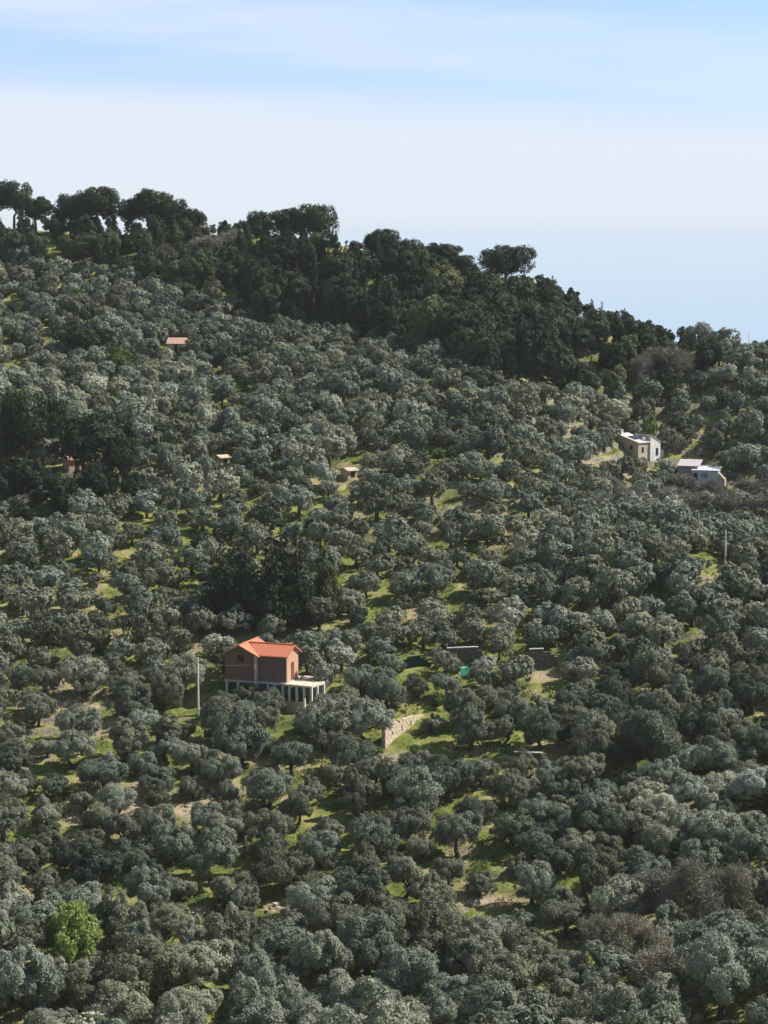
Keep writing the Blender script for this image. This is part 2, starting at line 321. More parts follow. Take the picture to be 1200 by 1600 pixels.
# the sea far below, out to the horizon
m_sea, n, l, p = mat_base('sea'); p.inputs['Base Color'].default_value = (0.12, 0.25, 0.36, 1); p.inputs['Roughness'].default_value = 0.14; p.inputs['IOR'].default_value = 1.33
SEA_Z = -420.0
sea = raw_mesh('sea', [(-150000, 700, SEA_Z), (150000, 700, SEA_Z), (150000, 180000, SEA_Z), (-150000, 180000, SEA_Z)], [(0, 1, 2, 3)], m_sea)
tag(link('sea', sea), kind='structure')
m_hz = bpy.data.materials.new('haze'); m_hz.use_nodes = True; n, l = m_hz.node_tree.nodes, m_hz.node_tree.links
n.remove(n['Principled BSDF']); pv = n.new('ShaderNodeVolumePrincipled'); pv.inputs['Color'].default_value = (0.75, 0.79, 0.82, 1)
pv.inputs['Density'].default_value = 0.00007; pv.inputs['Anisotropy'].default_value = 0.0
l.new(pv.outputs[0], n['Material Output'].inputs['Volume'])
tag(MB().box(-170000, 170000, -200, 200000, SEA_Z - 1, 30).build('haze', m_hz), kind='stuff')

# ---------------------------------------------------------------- foliage prototypes
def lobes_to_leaves(rng, lobes, n, ln, wd, jit=0.5, sub=9, subr=0.42, keep_in=0.12, droop=0.0, tuck=0.80, crown=.75, out=.9, spread=(.55, 1.30)):
    """leaf sprays on the surface of clumps that sit on the surface of bigger lobes"""
    lobes = np.asarray(lobes, float); subs = []
    for (cx, cy, cz, r, sq) in lobes:
        d = rng.normal(size=(sub, 3)); d /= np.linalg.norm(d, axis=1)[:, None]
        c = np.array([cx, cy, cz]) + d * r * np.array([1, 1, sq]) * rng.uniform(.55, .85, (sub, 1))
        for q in c: subs.append((*q, r * subr * rng.uniform(.75, 1.35)))
    subs = np.array(subs); w = subs[:, 3] ** 2; w /= w.sum()
    k = int(n * 2.6); ci = rng.choice(len(subs), k, p=w)
    d = rng.normal(size=(k, 3)); d /= np.linalg.norm(d, axis=1)[:, None]
    p = subs[ci, :3] + d * subs[ci, 3:4] * rng.uniform(*spread, (k, 1)) * np.array([1, 1, .95])
    inside = np.zeros(k, bool)
    for (cx, cy, cz, r, sq) in lobes:
        q = (p - np.array([cx, cy, cz])) / (r * np.array([1, 1, sq])); inside |= (q ** 2).sum(1) < tuck ** 2
    ok = ~inside | (rng.random(k) < keep_in)
    p, d = p[ok][:n], d[ok][:n]; k = len(p)
    cc = lobes[:, :3].mean(0); ex = np.percentile(np.abs(p - cc), 92, axis=0) + .1; cd = (p - cc) / ex ** 1.3; cd /= np.linalg.norm(cd, axis=1)[:, None] + 1e-6
    nrm = d * .38 + cd * crown + rng.normal(size=(k, 3)) * jit; nrm[:, 2] += 0.12; nrm /= np.linalg.norm(nrm, axis=1)[:, None]
    t = rng.normal(size=(k, 3)) + cd * out; t[:, 2] += .3 * out - droop; t -= nrm * (t * nrm).sum(1)[:, None]; t /= np.linalg.norm(t, axis=1)[:, None]
    b = np.cross(nrm, t); sl = rng.uniform(.65, 1.35, (k, 1)); L_ = t * ln * .5 * sl; W_ = b * wd * .5 * sl
    q = np.stack([p - L_, p + W_ - L_ * .15, p + L_, p - W_ - L_ * .15], 1).reshape(-1, 3)
    return q, np.arange(4 * k).reshape(-1, 4)
def olive_lobes(rng, H=4.4, Rr=2.15, nl=15):
    out = []; zc = H * .54; rz = H * .42
    lean = rng.normal(size=2) * .25
    for i in range(nl):
        a = rng.uniform(0, 2 * math.pi); e = rng.uniform(-.75, 1.0); rr = rng.uniform(.52, .80)
        c = math.sqrt(max(0, 1 - (e * .9) ** 2))
        r = rng.uniform(.70, 1.05) * Rr * .50
        out.append((math.cos(a) * c * Rr * rr + lean[0] * e, math.sin(a) * c * Rr * rr + lean[1] * e, zc + e * rz * rr * 1.05, r, rng.uniform(.75, 1.0)))
    out.append((0, 0, zc, Rr * .55, .8))
    return out
def trunk_mb(rng, lobes, H, r0, fork=.28, limbs=4):
    mb = MB(); b = Vector((0, 0, -.5)); lean = Vector((rng.normal() * .12, rng.normal() * .12, 0))
    f = Vector((lean.x * H, lean.y * H, H * fork))
    mb.tube([b, Vector((0, 0, .15)), (f * .5) + Vector((rng.normal() * .07, rng.normal() * .07, 0)), f], [r0 * 1.5, r0 * 1.25, r0 * .9, r0 * .8], 8)
    ls = sorted(lobes, key=lambda q: rng.random())[:limbs]
    for q in ls:
        t = Vector(q[:3]); m = f.lerp(t, .5) + Vector((rng.normal() * .15, rng.normal() * .15, -.1))
        mb.tube([f - Vector((0, 0, .1)), f.lerp(m, .5), m, t], [r0 * .62, r0 * .48, r0 * .34, r0 * .1], 6, False)
    return mb
OLIVE = []
for k in range(9):
    rng = rnd(100 + k); H = 4.4; lb = olive_lobes(rng, H, 2.25 * rng.uniform(.92, 1.1), int(rng.integers(10, 15)))
    v, f = lobes_to_leaves(rng, lb, 16000, .27, .080, jit=.48, sub=17, subr=.30)
    OLIVE.append((raw_mesh('olive_crown', v, f, M_olive), trunk_mb(rng, lb, H, .24).mesh('olive_trunk', M_bark, True)))
FAR = []
for k in range(8):
    rng = rnd(140 + k); lb = olive_lobes(rng, 4.4, 2.25 * rng.uniform(.92, 1.1), int(rng.integers(9, 13)))
    v, f = lobes_to_leaves(rng, lb, 2800, .50, .20, jit=.42, sub=14, subr=.32, keep_in=.05)
    mb = MB().tube([(0, 0, -.4), (.05, 0, .8), (.1, .05, 1.9)], [.3, .22, .16], 5, False)
    FAR.append((v, f, np.array(mb.v), np.array(mb.f)))
def pine_proto(seed, H, Rr, thick, nl, trunk_r=.24):
    rng = rnd(seed); lb = []
    for i in range(nl):
        a = rng.uniform(0, 2 * math.pi); rr = math.sqrt(rng.random()) * .80
        dome = math.sqrt(max(0, 1 - rr * rr)); e = rng.uniform(-.95, 1)
        lb.append((math.cos(a) * rr * Rr, math.sin(a) * rr * Rr, H - thick + (e * .60 * dome + .08) * thick, rng.uniform(.8, 1.25) * Rr * .36, .80))
    v, f = lobes_to_leaves(rng, lb, 11000, .42, .17, jit=.5, sub=13, subr=.40, out=.5, spread=(.6, 1.1), tuck=.7, keep_in=.3)
    mb = MB(); lx, ly = rng.normal(size=2) * .35; fk = Vector((lx, ly, H - thick * 1.45))
    mb.tube([(0, 0, -.8), (lx * .2, ly * .1, H * .2), (lx * .8, ly * .9, (H - thick * 1.45) * .7), fk], [trunk_r * 1.3, trunk_r, trunk_r * .85, trunk_r * .7], 8)
    for q in sorted(lb, key=lambda q: rng.random())[:7]:
        t = Vector(q[:3]); mb.tube([fk, fk.lerp(t, .5) + Vector((0, 0, -.25)), t], [trunk_r * .55, trunk_r * .35, .04], 6, False)
    return raw_mesh('pine_crown', v, f, M_pine), mb.mesh('pine_trunk', M_pbark, True)
PINE = [pine_proto(200, 8.6, 3.6, 3.5, 30), pine_proto(201, 8.2, 3.9, 3.6, 32), pine_proto(202, 9.0, 3.2, 3.7, 26), pine_proto(203, 7.6, 4.2, 3.5, 34)]
def oak_proto(seed, H, Rr, nl):
    rng = rnd(seed); lb = []
    for i in range(nl):
        a = rng.uniform(0, 2 * math.pi); e = rng.uniform(-1, 1); c = math.sqrt(max(0, 1 - (.92 * e) ** 2)); rr = rng.uniform(.5, .82)
        lb.append((math.cos(a) * c * Rr * rr, math.sin(a) * c * Rr * rr, H * .55 + e * H * .36, rng.uniform(.7, 1.15) * Rr * .38, .95))
    lb.append((0, 0, H * .55, Rr * .6, 1.1))
    v, f = lobes_to_leaves(rng, lb, 9500, .40, .17, jit=.5, sub=14, subr=.34, droop=.4, spread=(.6, 1.2))
    return raw_mesh('evergreen_crown', v, f, M_oak), trunk_mb(rng, lb, H, .22, .3, 5).mesh('evergreen_trunk', M_bark, True)
OAK = [oak_proto(300, 7.2, 3.0, 22), oak_proto(301, 8.2, 2.9, 24), oak_proto(302, 6.2, 3.2, 20), oak_proto(303, 7.6, 2.4, 20)]
def conifer_proto(seed, H, Rr):
    rng = rnd(seed); lb = []; z = H * .12
    while z < H * .97:
        q = 1 - (z / H) ** 1.25; rad = max(.18, Rr * q)
        for a in np.arange(0, 2 * math.pi, 2 * math.pi / max(3, int(rad * 3.2))) + rng.uniform(0, 3):
            rr = rad * rng.uniform(.45, .85)
            lb.append((math.cos(a) * rr, math.sin(a) * rr, z + rng.normal() * .2 - rr * .12, max(.25, rad * .42), .5))
        z += .62
    v, f = lobes_to_leaves(rng, lb, 5200, .42, .17, jit=.6, sub=5, subr=.55, droop=.5, keep_in=.3)
    mb = MB().tube([(0, 0, -.6), (0, 0, H * .5), (0, 0, H * .96)], [.26, .17, .03], 7)
    return raw_mesh('conifer_crown', v, f, M_pine), mb.mesh('conifer_trunk', M_pbark, True)
CONIF = [conifer_proto(400, 9.5, 2.3), conifer_proto(401, 10.5, 2.6), conifer_proto(402, 6.0, 1.3)]
def bare_proto(seed, H, Rr, ntw):
    rng = rnd(seed); mb = MB(); tips = []
    def br(p, d, ln, r, depth):
        q = p + d * ln * .5 + Vector(rng.normal(size=3) * ln * .05); e = p + d * ln
        mb.tube([p, q, e], [r, r * .8, r * .55], 5, False)
        if depth == 0: tips.append((e, d)); return
        for _ in range(int(rng.integers(3, 5))):
            nd = (d + Vector(rng.normal(size=3)) * .62 + Vector((0, 0, .12))).normalized(); br(e, nd, ln * rng.uniform(.6, .85), r * .55, depth - 1)
    br(Vector((0, 0, -.4)), Vector((rng.normal() * .08, rng.normal() * .08, 1)).normalized(), H * .30, .12, 3)
    tp = np.array([t[0] for t in tips]); td = np.array([t[1] for t in tips]); i = rng.integers(0, len(tp), ntw)
    p = tp[i] + rng.normal(size=(ntw, 3)) * H * .055; t = td[i] + rng.normal(size=(ntw, 3)) * .7; t /= np.linalg.norm(t, axis=1)[:, None]
    b = np.cross(t, rng.normal(size=(ntw, 3))); b /= np.linalg.norm(b, axis=1)[:, None]
    L_ = t * rng.uniform(.14, .36, (ntw, 1)); W_ = b * rng.uniform(.012, .022, (ntw, 1))
    v = np.stack([p - L_, p + W_, p + L_, p - W_], 1).reshape(-1, 3)
    s = Rr * 2 / max(np.ptp(v[:, 0]), np.ptp(v[:, 1])); sc = np.array([s, s, H / v[:, 2].max()])
    mb.v = [tuple(np.array(q) * sc) for q in mb.v]
    return raw_mesh('twig_crown', v * sc, np.arange(4 * ntw).reshape(-1, 4), M_twig), mb.mesh('bare_trunk', M_twig, True)
BAREP = [bare_proto(500, 5.6, 2.6, 9500), bare_proto(501, 6.2, 3.0, 10500), bare_proto(502, 4.6, 2.4, 9000)]
def bush_proto(seed, H, Rr, mat, nl=12, n=9000):
    rng = rnd(seed); lb = []
    for i in range(nl):
        a = rng.uniform(0, 2 * math.pi); rr = math.sqrt(rng.random()) * .7; z = H * rng.uniform(.22, .82)
        rr *= 1.15 - .6 * z / H
        lb.append((math.cos(a) * rr * Rr, math.sin(a) * rr * Rr, z, Rr * rng.uniform(.30, .45), .95))
    v, f = lobes_to_leaves(rng, lb, n, .22, .11, jit=.6, sub=14, subr=.34)
    mb = MB()
    for q in lb[:6]: mb.tube([(0, 0, -.3), (q[0] * .3, q[1] * .3, q[2] * .4), q[:3]], [.09, .06, .02], 5, False)
    return raw_mesh('bush_crown', v, f, mat), mb.mesh('bush_stems', M_bark, True)
BUSH = [bush_proto(600, 3.8, 2.2, M_fresh), bush_proto(601, 2.2, 1.4, M_fresh, 9, 2600)]

TREES = []    # every individual tree: dict(kind, root, crown centre, look, size)
def tree(kind, proto, loc, s, rz, tone, look, cat, sz=None):
    t = empty(kind, loc, rz, s)
    if sz: t.scale = (s, s, s * sz)
    tr = link('trunk', proto[1], t); cr = link('crown', proto[0], t); cr['tone'] = float(tone); tr['tone'] = float(tone) * .5
    TREES.append(dict(o=t, kind=kind, look=look, cat=cat)); t['category'] = cat
    return t

# ---------------------------------------------------------------- buildings and walls
LAND = {}     # landmark phrase -> photo position, for the labels of the trees
PROT = []     # x0,y0,x1,y1,distance: what nearer trees leave in view
KEEP = []     # x,y,r: ground that things stand on
def grid_wall(occ, cw, ch, th, name, mat, parent, base=None, jag=None):
    """a wall of thickness th made of square cells, with openings where cells are missing; base[i] lowers/raises column i"""
    ni_, nj_ = occ.shape; mb = MB(); rng = rnd(7)
    bz = np.zeros(ni_ + 1) if base is None else base
    def pt(i, j, k): return (i * cw, k * th + (0.03 * math.sin(i * 2.1 + j * 1.7) if k == 0 else 0), bz[i] + j * ch + (jag[i] if jag is not None and j == nj_ else 0))
    def has(i, j): return 0 <= i < ni_ and 0 <= j < nj_ and occ[i, j]
    for i in range(ni_):
        for j in range(nj_):
            if not occ[i, j]: continue
            a = [pt(i, j, 0), pt(i + 1, j, 0), pt(i + 1, j + 1, 0), pt(i, j + 1, 0)]; b = [pt(i, j, 1), pt(i + 1, j, 1), pt(i + 1, j + 1, 1), pt(i, j + 1, 1)]
            mb.poly(a, [(0, 1, 2, 3)]); mb.poly(b, [(3, 2, 1, 0)])
            for (di, dj, q) in ((0, -1, (0, 1)), (1, 0, (1, 2)), (0, 1, (2, 3)), (-1, 0, (3, 0))):
                if not has(i + di, j + dj): mb.poly([a[q[1]], a[q[0]], b[q[0]], b[q[1]]], [(0, 1, 2, 3)])
    return mb.build(name, mat, parent)

def brick_house():
    o = at(352, 1061, 283); yaw = R(-20); h = empty('brick_house', o, yaw)
    tag(h, 'unfinished brick house with bright orange tiled roof standing on concrete pillars', 'house')
    loc = lambda p: np.array(h.matrix_basis.inverted() @ Vector(p))
    W1, W2, HW = 4.15, 3.95, 3.3; D1 = 5.2; y2 = 0.35; D2 = 3.9; tp = math.tan(R(26))
    pk = HW + (W1 / 2) * tp
    # main gable block: front wall with a window hole, built as frames round the opening
    wx0, wx1, wz0, wz1 = 1.65, 2.5, 2.35, 3.15
    m = MB(); t = .22
    m.box(0, wx0, 0, t, 0, wz1); m.box(wx1, W1, 0, t, 0, wz1); m.box(wx0, wx1, 0, t, 0, wz0)
    m.prism([(0, 0, wz1), (W1, 0, wz1), (W1, t, wz1), (0, t, wz1)], [(0, 0, HW), (W1, 0, HW), (W1, t, HW), (0, t, HW)])
    m.poly([(0, 0, HW), (W1, 0, HW), (W1 / 2, 0, pk), (0, t, HW), (W1, t, HW), (W1 / 2, t, pk)], [(0, 1, 2), (5, 4, 3), (1, 4, 5, 2), (0, 2, 5, 3)])
    m.box(0, t, t, D1, 0, HW); m.box(W1 - t, W1, t, D1, 0, HW); m.box(t, W1 - t, D1 - t, D1, 0, HW)
    m.poly([(0, D1, HW), (W1, D1, HW), (W1 / 2, D1, pk), (0, D1 - t, HW), (W1, D1 - t, HW), (W1 / 2, D1 - t, pk)], [(2, 1, 0), (3, 4, 5), (2, 5, 4, 1), (3, 5, 2, 0)])
    # wing: front wall, end wall with a door hole and small gable
    X2 = W1 + W2; dy0, dy1, dz1 = y2 + 1.45, y2 + 2.45, 2.25; ph = HW + D2 / 2 * tp
    m.box(W1, X2, y2, y2 + t, 0, HW); m.box(W1, X2 - t, y2 + D2 - t, y2 + D2, 0, HW)
    wall = m.build('wall', M_brick, h)
    e = MB(); e.box(X2 - t, X2, y2 + t, dy0, 0, HW); e.box(X2 - t, X2, dy1, y2 + D2, 0, HW); e.box(X2 - t, X2, dy0, dy1, dz1, HW)
    e.poly([(X2, y2, HW), (X2, y2 + D2, HW), (X2, y2 + D2 / 2, ph), (X2 - t, y2, HW), (X2 - t, y2 + D2, HW), (X2 - t, y2 + D2 / 2, ph)], [(0, 1, 2), (5, 4, 3), (1, 4, 5, 2), (0, 2, 5, 3)])
    ew = e.build('wall', M_endwall, h); ew['label'] = 'sunlit end wall with a tall wooden door'
    MB().box(wx0, wx1, .12, .16, wz0, wz1).build('window', M_dark, h)
    MB().box(X2 - .16, X2 - .10, dy0 + .003, dy1 - .003, 0.003, dz1 - .003).build('door', M_wood, h)
    # roof
    r = MB(); ov = .55; th = .14; zr = pk + .16; ze = HW - ov * tp + .16; f0, f1 = -.45, D1 + .3
    ol = .85; zl = HW - ol * tp + .16
    r.slab((-ol, f0, zl), (W1 / 2, f0, zr), (W1 / 2, f1, zr), (-ol, f1, zl), th)
    r.slab((W1 / 2, f0, zr), (W1 + ov, f0, ze), (W1 + ov, f1, ze), (W1 / 2, f1, zr), th)
    zr2 = ph + .18; ym = y2 + D2 / 2; ze2 = HW - .4 * tp + .18; xe = X2 + .35
    r.slab((W1 + .1, y2 - .4, ze2), (xe, y2 - .4, ze2), (xe, ym, zr2), (W1 / 2 + .4, ym, zr2), th)
    r.slab((W1 / 2 + .4, ym, zr2), (xe, ym, zr2), (xe, y2 + D2 + .4, ze2), (W1 / 2 + .4, y2 + D2 + .4, ze2), th)
    rf = r.build('roof', M_tile, h)
    rc = MB(); rc.tube([(W1 / 2, f0 - .02, zr + .02), (W1 / 2, f1, zr + .02)], [.10, .10], 8); rc.tube([(W1 / 2 + .2, ym, zr2 + .02), (xe + .02, ym, zr2 + .02)], [.10, .10], 8)
    rc.build('ridge_tiles', M_tile, rf)
    # corner post, meter box, floor slab, pillars
    MB().box(W1 - .18, W1 + .16, -.12, y2 - .003, -2.7, HW - .1).build('corner_post', M_conc, h)
    MB().box(W1 - .08, W1 + .14, -.24, -.123, 1.5, 2.2).build('meter_box', M_white, h)
    MB().box(-.15, X2 + .1, -.1, D1 + .1, -.24, -.003).build('floor_slab', M_conc, h)
    gl = lambda x, y: zt1(*(np.array(h.matrix_basis @ Vector((x, y, 0)))[:2])) - o[2] - .3
    def pillar(x, y, top, w=.13, mat=M_white): MB().box(x - w, x + w, y - w, y + w, min(gl(x, y), top - 1.5), top).build('pillar', mat, h)
    for x in (.15, 1.7): pillar(x, .15, -.243)
    for x in (5.6, 6.5, 7.6): pillar(x, y2 + .1, -.243)
    for x in (.15, 4.0, 8.0): pillar(x, D1 - .2, -.243, .13, M_conc)
    bw = MB().box(.6, 7.6, 3.0, 3.2, -3.2, -.245); bw.build('lower_wall', M_grey, h)
    # terrace slab to one side, its outline real size
    zs = -.12
    def on(px, py):
        d = ray(px, py); tt = (o[2] + zs) / d[2]; return loc(d * tt)
    q = [on(330 + a / 6, 980 + b / 6) for a, b in ((748, 508), (940, 556), (1066, 518), (1060, 472), (880, 452))]
    q = [(a[0], a[1], zs) for a in q]; q[0] = (X2 + .13, y2 - .2, zs); q[4] = (X2 + .13, max(q[4][1], 4.6), zs)
    MB().prism([(a[0], a[1], zs - .22) for a in q], q).build('terrace_slab', M_slab, h)
    A, B, C_ = map(np.array, q[:3])
    for u in (.08, .38, .68, .97): p_ = A + (B - A) * u; pillar(p_[0], p_[1] + .2, zs - .223)
    p_ = B + (C_ - B) * .95; pillar(p_[0] - .1, p_[1] + .1, zs - .223)
    p_ = B + (C_ - B) * .45; pillar(p_[0] - .1, p_[1] + .15, zs - .223)
    dk = MB().box(X2 + .6, B[0] + .3, 3.2, 3.4, -3.0, zs - .223); dk.build('lower_wall', M_grey, h)
    b0 = A + (B - A) * .02 + np.array([0, -.5, 0]); b1 = A + (B - A) * .75 + np.array([0, -.6, 0]); g = min(gl(b0[0], b0[1]), gl(b1[0], b1[1]))
    MB().prism([(b0[0], b0[1], g - .5), (b1[0], b1[1], g - .5), (b1[0], b1[1] + .25, g - .5), (b0[0], b0[1] + .25, g - .5)],
               [(b0[0], b0[1], -2.15), (b1[0], b1[1], -2.15), (b1[0], b1[1] + .25, -2.15), (b0[0], b0[1] + .25, -2.15)]).build('garden_wall', M_plast, h)
    
    for (a, b, r) in ((1.5, 2.6, 3.6), (6.0, 2.4, 3.6), (10.0, 1.5, 2.6)): wc = np.array(h.matrix_basis @ Vector((a, b, 0))); KEEP.append((wc[0], wc[1], r))
    PROT.extend([(344, 997, 466, 1060, o[1] - .5), (440, 1060, 508, 1092, o[1] - 1.0)])
    LAND['brick house'] = (405, 1040)
    return h
HOUSE = brick_house()

def stone_house():
    b = hit(998, 722); zb = b[2] - .4; o = at(997, 716, b[1]); h = empty('stone_house', (o[0], o[1], zb), R(40))
    tag(h, 'small beige stone house with solar panels on its sloping roof and a taller white wing', 'house')
    top = at(997, 692, b[1])[2] - zb          # eave height of the front
    k = b[1] / F; Wd, Ld = 18.5 * k / math.cos(R(40)), 29 * k / math.sin(R(40))
    rise = 1.15; x0 = 0
    m = MB(); t = .2
    m.prism([(0, 0, 0), (Wd, 0, 0), (Wd, Ld, 0), (0, Ld, 0)], [(0, 0, top), (Wd, 0, top), (Wd, Ld, top + rise), (0, Ld, top + rise)])
    m.build('wall', M_plast, h)
    r = MB().slab((-.15, -.2, top + .10), (Wd + .1, -.2, top + .10), (Wd + .1, Ld + .1, top + rise + .16), (-.15, Ld + .1, top + rise + .16), .15); rf = r.build('roof', M_white, h)
    sl = (rise + .06) / (Ld + .3)
    zf = lambda y: top + .10 + (y + .2) * sl
    for x in (.35, 1.3):
        MB().slab((x, 1.2, zf(1.2) + .10), (x + .85, 1.2, zf(1.2) + .10), (x + .85, 3.0, zf(3.0) + .10), (x, 3.0, zf(3.0) + .10), .06).build('solar_panel', M_panel, rf)
    MB().box(.1, .5, Ld - .8, Ld - .4, zf(Ld - .8) - .1, zf(Ld) + .65).box(.04, .56, Ld - .86, Ld - .34, zf(Ld) + .653, zf(Ld) + .75).build('chimney', M_white, rf)
    MB().box(1.7, 2.4, 1.0 - .6, .85, zf(.8) - .1, zf(.8) + .45).build('roof_vent', M_white, rf)
    # arched window and small door on the front, window on the shaded side
    def arch(x, w, z_0, z_1, y=-.02):
        mb = MB(); n = 8; pts = [(x, y, z_0), (x + w, y, z_0)] + [(x + w / 2 + w / 2 * math.cos(math.pi * i / n), y, z_1 - w / 2 + w / 2 * math.sin(math.pi * i / n)) for i in range(n + 1)]
        back = [(p[0], y + .05, p[2]) for p in pts]; return mb.prism([(p[0], p[1], p[2]) for p in back], pts)
    arch(.85, .55, top - 1.75, top - .75).build('window', M_dark, h)
    MB().box(-.02, .03, 1.3, 2.0, top - 1.3, top - .5).build('window', M_dark, h)
    # white wing
    W2 = 17.5 * k / math.cos(R(40)); x1 = Wd + .1; hl, hr = top + 1.25, top - .15
    m = MB(); m.prism([(x1, -.25, 0), (x1 + W2, -.25, 0), (x1 + W2, Ld * .7, 0), (x1, Ld * .7, 0)], [(x1, -.25, hl), (x1 + W2, -.25, hr), (x1 + W2, Ld * .7, hr), (x1, Ld * .7, hl)])
    w = m.build('wall', M_white, h); w['label'] = 'white wall of the taller wing'
    MB().slab((x1 - .08, -.35, hl + .12), (x1 + W2 + .12, -.35, hr + .07), (x1 + W2 + .12, Ld * .7 + .1, hr + .07), (x1 - .08, Ld * .7 + .1, hl + .12), .10).build('roof', M_tile_pale, h)
    MB().box(x1 + W2 * .55, x1 + W2 * .55 + .6, -.28, -.2, top - 2.4, top - 1.1).build('door', M_dark, h)
    MB().box(x1 + W2 + .01, x1 + W2 + 1.3, .2, 2.0, 0, top - 1.6).build('porch', M_white, h)
    KEEP.append((o[0] + 1, o[1] + 2.5, 4.3)); PROT.append((966, 676, 1036, 706, o[1])); LAND['beige stone house'] = (1000, 700)
    return h
stone_house()
def white_barn():
    b = hit(1095, 755); zb = b[2] - .4; o = at(1058, 750, b[1]); k = b[1] / F
    h = empty('whitewashed_house', (o[0], o[1], zb), R(-16))
    tag(h, 'low whitewashed house with a grey annexe and pale pink roof among bare trees', 'house')
    zc = lambda py: at(1090, py, b[1])[2] - zb
    W1 = 26 * k; h1 = zc(727); W2 = 40 * k; h2 = zc(733)
    m = MB().prism([(0, .6, 0), (W1, .6, 0), (W1, 4, 0), (0, 4, 0)], [(0, .6, h1 - .2), (W1, .6, h1 - .2), (W1, 4, h1 + .5), (0, 4, h1 + .5)]); w = m.build('wall', M_grey, h); w['label'] = 'dark grey annexe wall'
    MB().slab((-.1, .35, h1 - .08), (W1 + .9, .35, h1 - .08), (W1 + .9, 4.2, h1 + .70), (-.1, 4.2, h1 + .70), .13).build('roof', M_tile_pale, h)
    x1 = W1 - .2
    m = MB().prism([(x1, -.6, 0), (x1 + W2, -.6, 0), (x1 + W2, 3.6, 0), (x1, 3.6, 0)], [(x1, -.6, h2 - .1), (x1 + W2, -.6, h2 - .1), (x1 + W2, 3.6, h2 + .15), (x1, 3.6, h2 + .15)]); m.build('wall', M_lime, h)
    MB().slab((x1 - .15, -.85, h2 + .02), (x1 + W2 + .2, -.85, h2 + .02), (x1 + W2 + .2, 3.8, h2 + .32), (x1 - .15, 3.8, h2 + .32), .11).build('roof', M_lime, h)
    MB().box(x1 + 1.5, x1 + 2.6, -.63, -.55, h2 - 1.3, h2 - .5).build('window', M_grey, h)
    MB().box(x1 + .25, x1 + .95, -.63, -.55, h2 - 2.2, h2 - .5).build('door', M_dark, h)
    MB().prism([(x1 + W2 + .01, -.4, 0), (x1 + W2 + 1.2, -.4, 0), (x1 + W2 + 1.2, 2.4, 0), (x1 + W2 + .01, 2.4, 0)],
               [(x1 + W2 + .01, -.4, h2 - .25), (x1 + W2 + 1.2, -.4, h2 - 1.5), (x1 + W2 + 1.2, 2.4, h2 - 1.5), (x1 + W2 + .01, 2.4, h2 - .25)]).build('buttress', M_plast, h)
    KEEP.append((o[0] + 4, o[1] + 1.5, 4.3)); PROT.append((1056, 718, 1130, 744, o[1])); LAND['whitewashed house'] = (1092, 738)
white_barn()
def hut(name, px, py_base, py_top, wpx, depth, yaw, wm, rm, label, rise=.5, prot=True, door=True, lift=0.0, D=None):
    b = hit(px, py_base) if D is None else at(px, py_base, D); k = b[1] / F; w = wpx * k / max(.5, math.cos(yaw)); zb = b[2] - .5
    H = at(px, py_top, b[1])[2] - zb
    o = at(px, py_base, b[1]); h = empty(name, (o[0], o[1], zb), yaw); tag(h, label, 'hut' if 'hut' in name else 'house')
    e = H - rise; w2 = w / 2
    MB().prism([(-w2, 0, 0), (w2, 0, 0), (w2, depth, 0), (-w2, depth, 0)], [(-w2, 0, e), (w2, 0, e), (w2, depth, e), (-w2, depth, e)]) \
        .poly([(-w2, 0, e), (-w2, depth, e), (-w2, depth / 2, H - .12)], [(0, 2, 1)]).poly([(w2, 0, e), (w2, depth, e), (w2, depth / 2, H - .12)], [(0, 1, 2)]).build('wall', wm, h)
    d2 = depth / 2; z1 = e - .3 * rise / d2 + .02
    r = MB(); r.slab((-w2 - .25, -.3, z1), (w2 + .25, -.3, z1), (w2 + .25, d2, H), (-w2 - .25, d2, H), .10)
    r.slab((-w2 - .25, d2, H), (w2 + .25, d2, H), (w2 + .25, depth + .3, z1), (-w2 - .25, depth + .3, z1), .10)
    r.build('roof', rm, h)
    if door:
        MB().box(-.35, .35, -.03, .05, .5, min(e - .2, 2.3)).build('door', M_dark, h)
    KEEP.append((o[0], o[1] + d2, max(w, depth) * .6 + .8))
    if prot: PROT.append((px - wpx * .5, py_top - 1, px + wpx * .5, py_top + (py_base - py_top) * prot, b[1]))
    return h
hut('farm_hut', 275, 556, 528, 26, 3.2, R(-6), M_plast, M_tile_old, 'tiny hut with a faded orange tiled roof sunk among olive trees', .9, .42); LAND['tiny orange roofed hut'] = (276, 534)
hut('farm_hut', 121, 738, 713, 24, 2.6, R(30), M_pink, M_tile_old, 'pink plastered hut half hidden under dark pines', .4, .5); LAND['pink hut'] = (121, 720)
hut('farm_hut', 352, 728, 711, 13, 2.0, R(35), M_plast, M_ruin, 'small pale hut peeping out between olive trees below the tiny orange roof', .3, .8); LAND['small pale hut'] = (352, 718)
hut('farm_hut', 551, 747, 731, 14, 2.0, R(35), M_ruin, M_ruin, 'small ochre hut standing alone in the middle of the olive grove', .3, .8); LAND['small ochre hut'] = (551, 738)
hut('hill_house', 312, 376, 348, 30, 5, R(25), M_stone, M_tile_grey, 'brown roofed house on the ridge beside the pines', .9, 0, D=489)
hut('hill_house', 572, 410, 389, 8, 2.2, R(35), M_plast, M_tile_pale, 'narrow pale house catching the sun in a gap of the wood', .4, .5, D=462)

